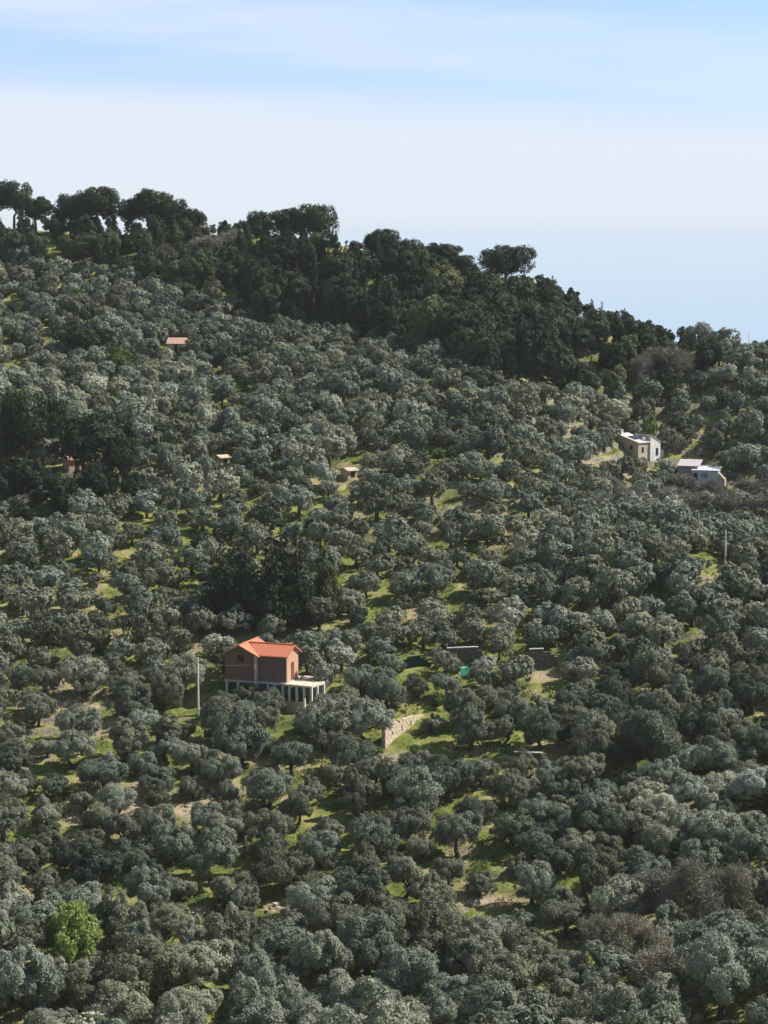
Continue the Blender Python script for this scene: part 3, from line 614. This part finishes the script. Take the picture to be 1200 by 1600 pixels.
def ruin():
    a = hit(602, 1170); k = a[1] / F; o = a.copy(); d = np.array([5.0, 8.3]); ln = float(np.hypot(*d)); yaw = math.atan2(d[1], d[0])
    h = empty('ruined_wall', (o[0], o[1], o[2] - .3), yaw); tag(h, 'tall sunlit ruined stone wall with slit openings and a broken top', 'ruin')
    ni_ = 36; nj_ = 16; cw, ch = ln / ni_, .225; occ = np.ones((ni_, nj_), bool)
    prof = np.interp(np.arange(ni_), [0, 1, 6, 12, 20, 28, 35], [13, 15, 15, 14, 14.6, 13.6, 13])
    rng = rnd(5); prof = prof + rng.normal(size=ni_) * .25
    for i in range(ni_): occ[i, int(max(3, prof[i])):] = False
    for (i, j) in ((6, 9), (6, 8), (14, 9), (14, 10), (14, 8), (22, 11), (22, 10), (21, 9), (22, 9), (12, 3), (12, 4), (13, 4), (27, 9), (27, 10)): occ[i, j] = False
    g = np.array([zt1(o[0] + d[0] * i / ni_, o[1] + d[1] * i / ni_) for i in range(ni_ + 1)]) - o[2]
    grid_wall(occ, cw, ch, .5, 'wall', M_ruin, h, base=np.minimum(g, 0) - .2 + np.clip(g, 0, 1) * .12)
    for i in range(4): KEEP.append((o[0] + d[0] * i / 3, o[1] + d[1] * i / 3, 2.0))
    PROT.append((594, 1112, 656, 1180, o[1] - .5)); LAND['ruined stone wall'] = (632, 1142); PROT[-1] = PROT[-1][:4] + (o[1] + 8,)
ruin()
def stone_wall(pa, pb, hgt, label, mat=M_stone, name='terrace_wall', th=.45, prot=True, cat='wall'):
    a, b = hit(*pa), hit(*pb); d = (b - a)[:2]; ln = float(np.hypot(*d)); h = empty(name, (a[0], a[1], a[2] - .3), math.atan2(d[1], d[0])); tag(h, label, cat)
    ni_ = max(4, int(ln / .45)); nj_ = max(4, int((hgt + .3) / .3)); occ = np.ones((ni_, nj_), bool); rng = rnd(int(pa[0]))
    g = np.linspace(a[2], b[2], ni_ + 1) - a[2]; full = []
    for i in range(ni_):                      # the ends have crumbled down to the ground
        cut = max(0, 2 - i, 3 - (ni_ - 1 - i)) + (1 if rng.random() < .12 else 0); occ[i, nj_ - min(cut, nj_ - 1):] = cut == 0; full.append(cut == 0)
    o = grid_wall(occ, ln / ni_, (hgt + .3) / nj_, th, 'stonework', mat, h, base=g, jag=rng.normal(size=ni_ + 1) * .05)
    c = MB(); n_ = ni_
    for i in range(0, n_):
        if not full[i]: continue
        x0, x1 = i * ln / ni_ + .01, (i + 1) * ln / ni_ - .01; z = g[i] * .5 + g[i + 1] * .5 + hgt + .3 + .06; c.box(x0, x1, -.05, th + .05, z, z + .10 + rng.random() * .04)
    c.build('coping', M_conc, h)  # pale strip over dark stone carries the walls' lit top and shaded face
    for i in range(int(ln / 2) + 1): KEEP.append((a[0] + d[0] * i * 2 / ln, a[1] + d[1] * i * 2 / ln, 1.2))
    if prot:
        x0, x1 = sorted((pa[0], pb[0])); PROT.append((x0 + 4, min(pa[1], pb[1]) - hgt * F / a[1], x1 - 4, max(pa[1], pb[1]) - hgt * F / a[1] * .3, a[1]))
stone_wall((815, 1046), (872, 1043), 2.3, 'tall dark stone terrace wall with a sunlit top edge above the sunny grass'); LAND['tall dark terrace wall'] = (840, 1025)
stone_wall((682, 1036), (764, 1033), 1.7, 'shaded stone terrace wall behind the turquoise net', prot=False); LAND['turquoise net'] = (726, 1046)
stone_wall((768, 1122), (818, 1121), 1.2, 'low stone wall with a sunlit coping up the slope from the ruined wall', prot=False)
stone_wall((820, 1136), (868, 1150), 1.0, 'low stone wall running downhill beside dense olives', prot=False)
stone_wall((790, 1192), (866, 1196), 1.1, 'low terrace wall at the edge of the dense olive spur', prot=False)
stone_wall((300, 1430), (330, 1430), .7, 'short pale terrace wall with dry earth, beside a dark gap', M_ruin)
stone_wall((418, 1426), (452, 1426), .7, 'short pale terrace wall under a big olive crown', M_ruin)
stone_wall((625, 1046), (674, 1044), 1.5, 'dark green netted fence beside the sunny grass strip', M_dnet, 'netted_fence', .08, False, 'fence')

def net():
    b = hit(726, 1062); h = empty('shade_net', b, R(20)); tag(h, 'small turquoise net draped over a frame in the grass', 'net')
    fr = MB()
    for x in (-.5, .5):
        fr.tube([(x, 0, -.2), (x, 0, 1.5), (x, .8, 1.5), (x, .8, -.2)], [.03] * 4, 6)
    fr.tube([(-.5, .4, 1.5), (.5, .4, 1.5)], [.03, .03], 6); fr.build('frame', M_steel, h)
    m = MB(); n_ = 8
    for i in range(n_):
        for j in range(n_):
            def q(i, j): x = -.6 + 1.2 * i / n_; y = -.08 + 1.0 * j / n_; return (x, y, 1.55 - .18 * math.sin(math.pi * i / n_) - .25 * (1 if i in (0, n_) else 0) - .9 * (1 if j == 0 else 0) + .04 * math.sin(i * 3 + j * 2))
            m.poly([q(i, j), q(i + 1, j), q(i + 1, j + 1), q(i, j + 1)], [(0, 1, 2, 3)])
    m.build('netting', M_net, h); KEEP.append((b[0], b[1], 1.5)); PROT.append((718, 1034, 735, 1058, b[1]))
net()
POLE_TOPS = []
def pole(px, py0, py1, label, mat=M_white, cross=True):
    b = hit(px, py0); H = at(px, py1, b[1])[2] - b[2]; h = empty('utility_pole', b, R(15)); tag(h, label, 'pole', None)
    MB().tube([(0, 0, -.8), (0, 0, H * .5), (0, 0, H)], [.14, .12, .09], 10).build('shaft', mat, h)
    if cross:
        MB().box(-.55, .55, -.05, .05, H - .5, H - .4).build('crossarm', M_steel, h)
        for x in (-.48, .48): MB().tube([(x, 0, H - .4), (x, 0, H - .32), (x, 0, H - .22)], [.03, .06, .035], 8).build('insulator', M_white, h)
    KEEP.append((b[0], b[1], 1.2)); PROT.append((px - 3, py1, px + 3, py0 - 8, b[1])); POLE_TOPS.append(b + np.array([0, 0, H - .25]))
pole(310, 1120, 1027, 'pale concrete utility pole beside the brick house'); LAND['pole by the house'] = (310, 1075)
pole(91, 660, 613, 'slim pale utility pole rising over the dark pines'); LAND['pole above the pines'] = (92, 636)
pole(1133, 884, 828, 'pale utility pole standing on the sunny grass strip behind the olive spur'); LAND['pole behind the spur'] = (1133, 858)
pole(1170, 542, 521, 'thin utility pole on the skyline where the ridge runs down', cross=False)
def cable(a, b, sag, label):
    a, b = Vector(a), Vector(b); pts = []
    for i in range(15): u = i / 14; q = a.lerp(b, u); q.z -= sag * 4 * u * (1 - u); pts.append(q)
    o = MB().tube(pts, [.018] * 15, 5).build('power_cable', M_cable); tag(o, label, 'cable')
hp = np.array(HOUSE.matrix_basis @ Vector((4.15, -.2, 2.3)))
cable(POLE_TOPS[0], hp, .5, 'thin power cable sagging from the concrete pole to the brick house')
cable(POLE_TOPS[0], at(-20, 1046, 282), 1.2, 'thin power cable leading from the concrete pole away from the brick house')

# ---------------------------------------------------------------- single trees placed where the photo shows them
def place(kind, protos, px, py_base, wpx, hpx, tone, look, cat, seed=0, D=None, pw=None, ph=None):
    """a tree whose crown is wpx wide and whose top is hpx above its foot"""
    b = hit(px, py_base) if D is None else at(px, py_base, D)
    i = seed % len(protos); pr = protos[i]; me_ = pr[0]
    co = np.empty(len(me_.vertices) * 3, np.float32); me_.vertices.foreach_get('co', co); co = co.reshape(-1, 3)
    w0 = np.percentile(np.abs(co[:, 0]), 97) * 2; h0 = np.percentile(co[:, 2], 99); k = b[1] / F
    s = wpx * k / w0; sz = (hpx * k / h0) / s
    KEEP.append((b[0], b[1], wpx * k * (.36 if kind != 'green_bush' else .45)))
    if kind == 'green_bush' and wpx > 50: PROT.append((px - wpx * .4, py_base - hpx, px + wpx * .4, py_base - hpx * .3, b[1]))
    return tree(kind, pr, b, s, (seed * 2.399) % 6.28, tone, look, cat, sz)
# pines along the crest
for i, (x, yb, w, hh, D, tn) in enumerate([(-18,352,58,62,503,.32),(22,352,56,66,501,.30),(56,360,44,50,496,.28),(110,364,50,58,494,.32),(154,368,74,73,490,.33),(207,364,42,52,494,.30),
        (240,368,54,69,490,.30),(272,372,50,58,488,.33),(300,376,40,48,487,.36),(406,378,40,46,488,.38),(448,386,50,58,484,.42),(492,386,60,64,482,.36),(600,416,52,56,466,.30),(640,424,44,48,462,.28),
        (690,428,60,46,460,.24),(722,434,42,34,458,.30)]):
    place('umbrella_pine', PINE, x, yb, w, hh, tn, 'dark umbrella pine', 'pine tree', i, D)
t = place('umbrella_pine', [PINE[3]], 790, 446, 80, 60, .22, 'solitary dark rounded pine', 'pine tree', 0, 453)
# pines further down the slope
for i, (x, yb, w, hh, tn) in enumerate([(38,745,74,132,.30),(132,756,92,104,.26),(188,760,52,74,.30),(2,752,46,104,.34),(84,726,50,96,.30)]):
    place('umbrella_pine', PINE, x, yb, w, hh, tn, 'broad dark pine', 'pine tree', i + 1)
place('evergreen_oak', OAK, 130, 560, 82, 58, .22, 'broad nearly black evergreen oak', 'oak tree', 2)
for i, (x, yb, w, hh, tn) in enumerate([(38,790,60,70,.12),(92,806,56,62,.15),(150,790,60,66,.10),(205,792,40,50,.2),(5,800,46,60,.2)]):
    place('evergreen_oak', OAK, x, yb, w, hh, tn, 'dark low evergreen oak', 'oak tree', i)
place('evergreen_oak', OAK, 22, 502, 20, 26, .15, 'small black evergreen oak', 'oak tree', 1)
for i, (x, yb, w, hh, tn) in enumerate([(345,974,62,130,.36),(386,982,70,150,.24),(425,984,66,160,.20),(464,980,70,150,.24),(508,968,52,140,.74),(368,950,66,122,.10),(440,946,66,125,.09)]):
    place('conifer', CONIF[:2], x, yb, w, hh, tn, 'tall yellowish conifer' if tn > .5 else 'tall dark conifer', 'conifer', i)
for i, (x, yb, w, hh, tn) in enumerate([(400,478,22,50,.6),(595,480,22,52,.5),(612,488,20,44,.55),(388,488,18,36,.5)]):
    place('conifer', [CONIF[2]], x, yb, w, hh, tn, 'slender green conifer', 'conifer', i)
# bare trees
for i, (x, yb, w, hh, tn) in enumerate([(1085,1466,100,122,.50),(1140,1462,90,110,.46),(1040,1450,80,92,.45),(985,1520,96,92,.74),(935,1490,60,60,.55),(1030,1560,70,80,.75),
        (955,800,52,52,.42),(1000,812,60,52,.45),(1045,815,62,52,.42),(1090,822,62,52,.48),(1135,822,60,50,.42),(1180,826,60,50,.45),(1110,795,50,44,.40),(1165,792,52,44,.42),(1060,785,40,40,.50),(930,822,48,46,.4),(1205,800,50,50,.4),
        (1035,606,58,56,.42),(1065,602,52,54,.38),(1000,612,48,52,.45),(760,540,64,52,.48),(800,556,50,50,.42),(905,540,44,44,.58),(330,412,46,40,.62),(260,420,40,36,.55),(365,400,38,40,.6),(545,1145,40,34,.6)]):
    place('bare_tree', BAREP, x, yb, w, hh, tn, 'leafless brown tree' if tn < .6 else 'leafless tawny tree', 'bare tree', i)
# fresh green bushes and young trees
place('green_bush', [BUSH[0]], 107, 1522, 84, 110, .92, 'bright fresh green bush', 'bush', 0); LAND['bright green bush'] = (107, 1460)
for i, (x, yb, w, hh, tn) in enumerate([(1015,690,22,40,.45),(187,580,34,36,.25),(777,1146,32,34,.40),(927,1455,38,32,.45),(150,548,26,24,.2),(120,475,22,24,.2),(60,812,34,22,.55),(690,716,26,14,.7),(1190,1455,24,22,.3),(684,1104,24,20,.25),(648,1178,20,14,.4),(590,1182,18,12,.3),(470,1100,22,16,.35)]):
    place('green_bush', [BUSH[1]], x, yb, w, hh, tn, 'small yellow green tree' if hh > 30 else 'small yellow green bush', 'bush', i)

# the wood on the steep upper slope
def inside(poly, x, y):
    c = np.zeros(np.shape(x), bool); n = len(poly)
    for i in range(n):
        (x1, y1), (x2, y2) = poly[i], poly[i - 1]
        c ^= ((y1 > y) != (y2 > y)) & (x < (x2 - x1) * (y - y1) / (y2 - y1 + 1e-9) + x1)
    return c
WOOD = [(-60,352),(330,366),(450,374),(560,398),(740,446),(850,470),(930,500),(1060,530),(1120,556),(1100,612),(1000,634),(900,632),(800,618),(700,578),(650,548),(540,532),(420,518),(330,468),(200,440),(90,428),(-60,420)]
SKYL = np.array([(-90,340),(0,338),(60,334),(90,328),(130,326),(160,338),(215,346),(260,330),(320,344),(350,338),(385,340),(430,356),(500,366),(545,374),(580,366),(600,366),(650,384),(700,408),(740,414),(770,420),(800,427),(850,434),(900,454),(940,474),(1000,494),(1050,505),(1110,522),(1300,540)], float)
TONE_ZONES = [(610,492,55,14,.40),(170,610,190,28,.22),(1150,1240,80,50,.42),(1060,1210,50,30,.2),(900,1500,60,40,.18),(895,965,80,22,.35),(575,1110,34,26,.30),(610,1540,30,30,.15),(270,640,60,20,.15),(1000,980,80,30,.15),(80,1350,60,40,-.05),(150,1350,120,60,-.18),
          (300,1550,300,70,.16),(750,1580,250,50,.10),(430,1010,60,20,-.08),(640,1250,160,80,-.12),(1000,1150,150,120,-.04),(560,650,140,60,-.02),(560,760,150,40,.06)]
CLEAR = [(300,1175,24,7,.8),(220,1150,24,7,.8),(430,1265,22,7,.8),(545,1290,22,7,.8),(610,1310,22,7,.8),(480,1330,22,7,.7),(250,1240,22,7,.7),(170,1130,22,8,.7),(110,940,24,8,.7),(170,960,22,7,.7),(40,905,22,8,.7),
         (88,872,26,9,.8),(180,905,26,9,.7),(30,962,30,9,.8),(150,1002,26,8,.8),(205,1032,24,8,.8),(470,1212,26,8,.7),(380,1252,26,8,.8),(620,1332,26,8,.8),(450,1362,24,8,.8),(300,1372,26,8,.8),(760,1272,26,8,.8),(560,1215,20,7,.7),(395,1338,20,8,.7),(860,1400,24,8,.6),(660,1010,20,7,.7),(560,985,20,7,.7),
         (625,1190,50,20,1),(655,1168,30,10,1),(130,1092,62,13,1),(55,1034,48,13,.8),(62,1184,24,7,1),(280,1266,32,7,1),(212,1268,20,16,1),(120,1272,24,14,1),
         (742,1236,36,11,1),(742,1346,42,12,1),(700,1176,42,9,1),(660,1052,42,7,1),(728,1056,16,10,1),(850,1078,36,15,1),(848,1056,24,8,1),(882,1175,20,8,1),(960,1203,16,8,1),(925,1446,22,14,1),
         (320,1250,22,8,1),(525,1242,10,12,1),(500,1278,28,7,1),(755,1407,48,9,1),(435,1419,22,6,1),(315,1422,22,5,1),(440,1142,50,11,1),(505,1182,30,8,1),(485,1098,20,8,1),(540,906,16,8,1),
         (722,920,26,14,1),(735,786,26,12,1),(200,860,14,18,1),(130,885,9,20,1),(62,800,28,11,1),(72,521,20,8,1),(20,470,26,14,1),(12,536,16,9,1),(30,566,34,8,1),(1100,862,32,9,1),(1150,742,60,8,1),
         (535,975,30,8,1),(570,1045,16,18,.8),(650,1026,40,8,1),(340,582,18,6,1),(380,606,16,6,1),(352,636,18,6,1),(640,1440,40,8,.8),(820,1440,40,8,.8),(1075,1210,14,7,1),(1075,1155,12,6,1),(620,1420,36,7,.7),
         (700,1270,30,8,.8),(590,1275,30,6,.7),(330,1120,25,8,.8),(400,1195,25,8,.6),(230,1195,30,8,.5),(280,1130,24,10,.8),(680,1350,30,8,.8),(800,1360,30,9,.8),(500,1360,18,12,.7),(940,1500,30,8,.7),(970,1490,30,8,.7),
         (180,520,14,6,.8),(110,452,14,12,.8),(150,440,14,8,.7),(690,712,26,7,1),(760,965,20,8,.6),(590,950,16,8,.6),(780,1325,25,7,.8),(860,1185,25,8,.8)]
def seen(x, y, z):                            # ground not hidden behind the hill itself
    ok = np.ones(len(x), bool)
    for f in np.linspace(.72, .985, 22): ok &= z * f + 1.0 * (1 - f) > zt(x * f, y * f) - 1.6
    return ok
rng = rnd(11); cand = []
for _ in range(16000):
    D = rng.uniform(392, 505); x = rng.uniform(-.2, .18) * D; cand.append((x, D))
cand = np.array(cand); cz = zt(cand[:, 0], cand[:, 1]); cu, cv = proj(np.column_stack([cand, cz])); okw = inside(WOOD, cu, cv) & seen(cand[:, 0], cand[:, 1], cz)
wood = []
for (x, y), z, u, v, k in zip(cand, cz, cu, cv, okw):
    if not k or len(wood) >= 300: continue
    if abs(u - 610) < 60 and abs(v - 494) < 18: continue
    if any((x - a) ** 2 + (y - b) ** 2 < (r * .55) ** 2 for a, b, r in KEEP): continue
    if any((x - a) ** 2 + (y - b) ** 2 < 3.1 ** 2 for a, b in wood): continue
    s = rng.uniform(.82, 1.2) * (1.08 if 400 < u < 900 else .86); up = 7.4 * s * F / y
    if any(p[0] - 4 < u < p[2] + 4 and v > p[1] and v - up < p[3] and y < p[4] for p in PROT): continue
    room = v - float(np.interp(u, SKYL[:, 0], SKYL[:, 1])) - abs(rng.normal()) * 7      # the crest carries lower growth
    if up * 1.08 > room: s *= room / (up * 1.08)
    if s < .30: continue
    wood.append((x, y)); tn = float(np.clip(rng.normal(.45, .20), .05, .95))
    if 380 < u < 640 and v > 400: tn *= .55  # self shadow of the wood's lower slope put into the leaf tone
    if rng.random() < .28: pr, kind, look, cat = CONIF[rng.integers(0, 2)], 'conifer', 'conifer', 'conifer'; s *= .8
    else: pr, kind, look, cat = OAK[rng.integers(0, 4)], 'evergreen_oak', 'evergreen oak', 'oak tree'
    adj = 'dark' if tn < .33 else ('olive green' if tn < .55 else 'yellowish')
    tree(kind, pr, (x, y, z - .1), s, rng.uniform(0, 6.28), tn, adj + ' ' + look, cat, rng.uniform(.9, 1.2))

# ---------------------------------------------------------------- the olive grove
rng = rnd(23); pts = []; cell = {}
NC = 125000
Dc = np.sqrt(rng.uniform(200 ** 2, 470 ** 2, NC)); Xc = rng.uniform(-.285, .285, NC) * Dc
Zc = zt(Xc, Dc); Uc, Vc = proj(np.column_stack([Xc, Dc, Zc])); WD = inside(WOOD, Uc, Vc); SEEN = seen(Xc, Dc, Zc)
sl_ = (abs(Uc - 610) < 60) & (abs(Vc - 494) < 18)
keep = np.array(KEEP); clr = np.array(CLEAR); prot = np.array(PROT)
def dens(u, v):                               # spacing factor: dense on the right-hand spur, looser round the houses
    d = 1.0
    if u > 860 and 830 < v < 1330: d = .86
    if u < 860 and 760 < v < 1420: d = 1.16
    if v > 1400: d = 1.0
    if v > 1500: d = .86
    if v < 900 and u < 250: d = 1.06
    if v < 700: d = .90
    return d
PRE = [(697,1030,48),(780,1008,46),(803,1048,60),(757,1058,36),(675,1068,58),(610,1030,46),(618,988,48),(662,986,52),(722,1108,58),(735,1142,62),(650,1092,44),(765,1084,50),(800,1112,52),(845,1104,50),(576,1126,72),(508,1130,84),
       (412,1128,52),(356,1122,76),(416,1094,52),(377,1160,78),(457,1176,72),(553,1176,68),(618,1222,66),(655,1206,58),(700,1215,70),(752,1200,60),(790,1236,60),(815,1180,56),(420,1230,70),(345,1205,60),(270,1130,70),(255,1080,60),(245,1210,66),
       (480,1235,60),(560,1245,62),(640,1290,74),(715,1300,76),(580,1310,70),(500,1320,70),(420,1300,66),(345,1300,68),(270,1320,66),(700,1360,50),(800,1290,60),(560,1060,44),(540,1005,50),(480,1000,52),(590,880,56),(680,905,56),(755,905,62),(815,930,56),
       (640,850,56),(775,765,56),(835,770,50),(250,900,60),(300,870,54),(240,870,60),(690,1440,90),(600,1440,80),(740,1490,90),(520,1440,84),(440,1470,90),(350,1470,86),(830,1490,80),(640,1530,100),(60,1420,110),(190,1440,80),(30,1560,120),(200,1570,110)]
for (pu, pv, pw) in PRE:
    b = hit(pu, pv + pw * .46)
    for _ in range(2): k = F / b[1]; b = hit(pu, pv + 2.4 * (pw / (4.6 * k)) * k)
    if any((b[0] - a) ** 2 + (b[1] - c) ** 2 < (r + .3) ** 2 for a, c, r in KEEP): continue
    k = F / b[1]; s = float(np.clip(pw / (4.6 * k), .6, 1.7)); u, v = proj(b); tn = .47 + .09 * math.sin(pu * 1.7 + pv)
    for (cx, cy, rx, ry, dt) in TONE_ZONES: tn += dt * math.exp(-((u - cx) / rx) ** 2 - ((pv - cy) / ry) ** 2)
    cell.setdefault((int(b[0] // 6), int(b[1] // 6)), []).append((b[0], b[1], 3.9 * s))
    pts.append((b[0], b[1], b[2], s, float(u), float(v), float(np.clip(tn, .08, .98)), pu, pv))
for i in range(NC):
    x, y, z, u, v = Xc[i], Dc[i], Zc[i], Uc[i], Vc[i]
    if WD[i] and not sl_[i]: continue
    if v < 350 or v > 1760 or not SEEN[i]: continue
    s = float(np.clip(rng.normal(1.0, .20), .62, 1.5))
    if v > 1400: s *= 1.18
    if v > 1500: s *= 1.12
    if v < 640: s *= .92
    if u < 860 and 760 < v < 1420: s *= .93
    d0 = 3.95 * s * dens(u, v)
    if len(keep) and ((keep[:, 0] - x) ** 2 + (keep[:, 1] - y) ** 2 < (keep[:, 2] + 1.3 * s) ** 2).any(): continue
    k = F / y; cxp, cyp, rxp, ryp = u, v - 2.4 * s * k, 2.35 * s * k, 2.0 * s * k
    if ((prot[:, 4] > y) & (cxp + rxp > prot[:, 0]) & (cxp - rxp < prot[:, 2]) & (cyp + ryp > prot[:, 1]) & (cyp - ryp < prot[:, 3])).any(): continue
    q = ((clr[:, 0] - cxp) / (rxp * .85 + clr[:, 2] * .55)) ** 2 + ((clr[:, 1] - cyp) / (ryp * .85 + clr[:, 3] * .6)) ** 2
    if ((q < 1) & (rng.random() < clr[:, 4])).any(): continue
    g = (int(x // 6), int(y // 6)); bad = False
    for a in (-1, 0, 1):
        for b in (-1, 0, 1):
            for (x2, y2, d2) in cell.get((g[0] + a, g[1] + b), ()):
                if (x - x2) ** 2 + (y - y2) ** 2 < (.5 * (d0 + d2)) ** 2: bad = True; break
            if bad: break
        if bad: break
    if bad: continue
    cell.setdefault(g, []).append((x, y, d0))
    tn = rng.normal(.47, .14)
    for (cx, cy, rx, ry, dt) in TONE_ZONES:
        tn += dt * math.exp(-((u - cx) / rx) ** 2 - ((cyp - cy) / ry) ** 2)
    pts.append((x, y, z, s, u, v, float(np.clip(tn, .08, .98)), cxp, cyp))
pts.sort(key=lambda p: p[1])
# in the frame first: the three hundred nearest stand as single trees, the rest of the grove as one mass
inframe = [p for p in pts if -30 < p[4] < 1230 and p[8] - 20 < 1600]
print('OLIVES', len(pts), 'in frame', len(inframe))
single = inframe[:300]; ids = set(id(p) for p in single); rest = [p for p in pts if id(p) not in ids]
OLV = []
for i, p in enumerate(single):
    r2 = rnd(9000 + i); tn = p[6]
    look = ('large ' if p[3] > 1.18 else 'small ' if p[3] < .86 else '') + ('silvery' if tn > .60 else 'dark green' if tn < .37 else 'grey green') + ' olive tree'
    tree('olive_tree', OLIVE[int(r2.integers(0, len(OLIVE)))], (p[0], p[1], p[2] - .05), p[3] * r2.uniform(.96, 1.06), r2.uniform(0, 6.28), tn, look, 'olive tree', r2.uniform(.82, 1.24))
vs, fs, tns, tvs, tfs = [], [], [], [], []; nv = 0; tv = 0
for i, p in enumerate(rest):
    r2 = rnd(20000 + i); v, f, a, b = FAR[int(r2.integers(0, len(FAR)))]; th = r2.uniform(0, 6.28); c, s_ = math.cos(th), math.sin(th)
    rm = np.array([[c, s_, 0], [-s_, c, 0], [0, 0, 1]]) * (p[3] * r2.uniform(.96, 1.06)); rm[2] *= r2.uniform(.88, 1.12)
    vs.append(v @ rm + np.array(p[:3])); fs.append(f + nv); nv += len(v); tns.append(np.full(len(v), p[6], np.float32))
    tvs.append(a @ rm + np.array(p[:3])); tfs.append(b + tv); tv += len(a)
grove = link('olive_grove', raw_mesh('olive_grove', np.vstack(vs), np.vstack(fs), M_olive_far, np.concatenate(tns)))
tag(grove, 'grey green mass of olive trees covering the farther terraces up to the wood', 'olive grove', kind='stuff')
gt = link('trunks', raw_mesh('olive_grove_trunks', np.vstack(tvs), np.vstack(tfs), M_bark), grove); gt['kind'] = 'stuff'

# low growth between the trees
rng = rnd(77); n_t = 64000
D = np.sqrt(rng.uniform(200 ** 2, 440 ** 2, n_t)); x = rng.uniform(-.19, .19, n_t) * D
cl = np.sin(x * .33 + 1) * np.cos(D * .27) + .6 * np.sin(x * .9 + D * .7)
ok = cl > rng.uniform(-.9, 1.2, n_t); x, D = x[ok], D[ok]; z = zt(x, D)
bad = np.zeros(len(x), bool)
for (a, b, r) in KEEP: bad |= (x - a) ** 2 + (D - b) ** 2 < (min(r, 6.5) * .7) ** 2
x, D, z = x[~bad], D[~bad], z[~bad]; n_t = len(x); per = 9
c = np.repeat(np.column_stack([x, D, z]), per, 0); sz = np.repeat(rng.uniform(.12, .46, n_t), per)[:, None]
off = rng.normal(size=(n_t * per, 3)) * np.array([.55, .55, .3]); off[:, 2] = np.abs(off[:, 2]) + .05
p = c + off * sz * 1.3; nm = off + rng.normal(size=off.shape) * .4; nm /= np.linalg.norm(nm, axis=1)[:, None]
tt = rng.normal(size=off.shape) + np.array([0, 0, .8]); tt -= nm * (tt * nm).sum(1)[:, None]; tt /= np.linalg.norm(tt, axis=1)[:, None]; bb = np.cross(nm, tt)
Lq = tt * sz * .45; Wq = bb * sz * .22
v = np.stack([p - Lq, p + Wq, p + Lq, p - Wq], 1).reshape(-1, 3)
tn = np.repeat(np.clip(rng.normal(.42, .2, n_t) + .25 * np.sin(x * .11 + D * .06), .05, 1), per * 4)
tag(link('undergrowth', raw_mesh('undergrowth', v, np.arange(len(v)).reshape(-1, 4), M_under, tn)), 'low grass tufts and scrub growing on the terraces between the trees', 'undergrowth', kind='stuff')

# ---------------------------------------------------------------- labels that single out every tree
LAND.update({'solitary skyline pine': (790, 408), 'big leafless tree': (1098, 1400), 'dark conifers': (425, 900), 'black evergreen oak': (130, 525)})
ORD = 'nearest,second,third,fourth,fifth,sixth,seventh,eighth,ninth,tenth,eleventh,twelfth,thirteenth,fourteenth,fifteenth,sixteenth,seventeenth,eighteenth,nineteenth,twentieth'.split(',')
TENS = {2: 'twenty', 3: 'thirty', 4: 'forty', 5: 'fifty'}
def ordinal(i):
    return ORD[i] if i < 20 else TENS[(i + 1) // 10] + '-' + ORD[(i + 1) % 10 - 1].replace('nearest', 'first') if (i + 1) % 10 else TENS[(i + 1) // 10][:-1] + 'ieth'
SEC = ['right of', 'above right of', 'above', 'above left of', 'left of', 'below left of', 'below', 'below right of']
GROUPS = {'olive_tree': 'olive trees on the terraced hillside', 'umbrella_pine': 'pines on and below the ridge', 'evergreen_oak': 'evergreen oaks of the wood', 'conifer': 'conifers on the hillside', 'bare_tree': 'leafless trees on the hillside', 'green_bush': 'fresh green bushes and young trees'}
buck = {}
for T in TREES:
    o = T['o']; cz_ = 2.6 * o.scale[2]
    u, v = proj(np.array(o.location) + np.array([0, 0, cz_])); u, v = float(u), float(v)
    best = min(((u - a) ** 2 + (v - b) ** 2, nme) for nme, (a, b) in LAND.items() if (u - a) ** 2 + (v - b) ** 2 > 15 ** 2 or T['kind'] == 'olive_tree')
    a, b = LAND[best[1]]; sec = SEC[int(round(math.degrees(math.atan2(b - v, u - a)) / 45)) % 8]
    buck.setdefault((T['look'], sec, best[1]), []).append((best[0], T))
for (look, sec, lm), arr in buck.items():
    arr.sort(key=lambda q: q[0])
    for i, (_, T) in enumerate(arr):
        o = T['o']; o['group'] = GROUPS[T['kind']]
        o['label'] = (f'{look} {sec} the {lm}, ' + ('only one' if len(arr) == 1 else ('nearest one' if i == 0 else ordinal(i) + ' one')))
for T in TREES:
    o = T['o']
    if T['look'] == 'solitary dark rounded pine': o['label'] = 'solitary dark rounded pine standing clear on the skyline'
    if T['look'] == 'bright fresh green bush': o['label'] = 'big bright fresh green bush among grey olives'
    if T['look'] == 'broad nearly black evergreen oak': o['label'] = 'broad nearly black evergreen oak beside a sunny grass patch on the upper slope'
print('TREES', len(TREES))
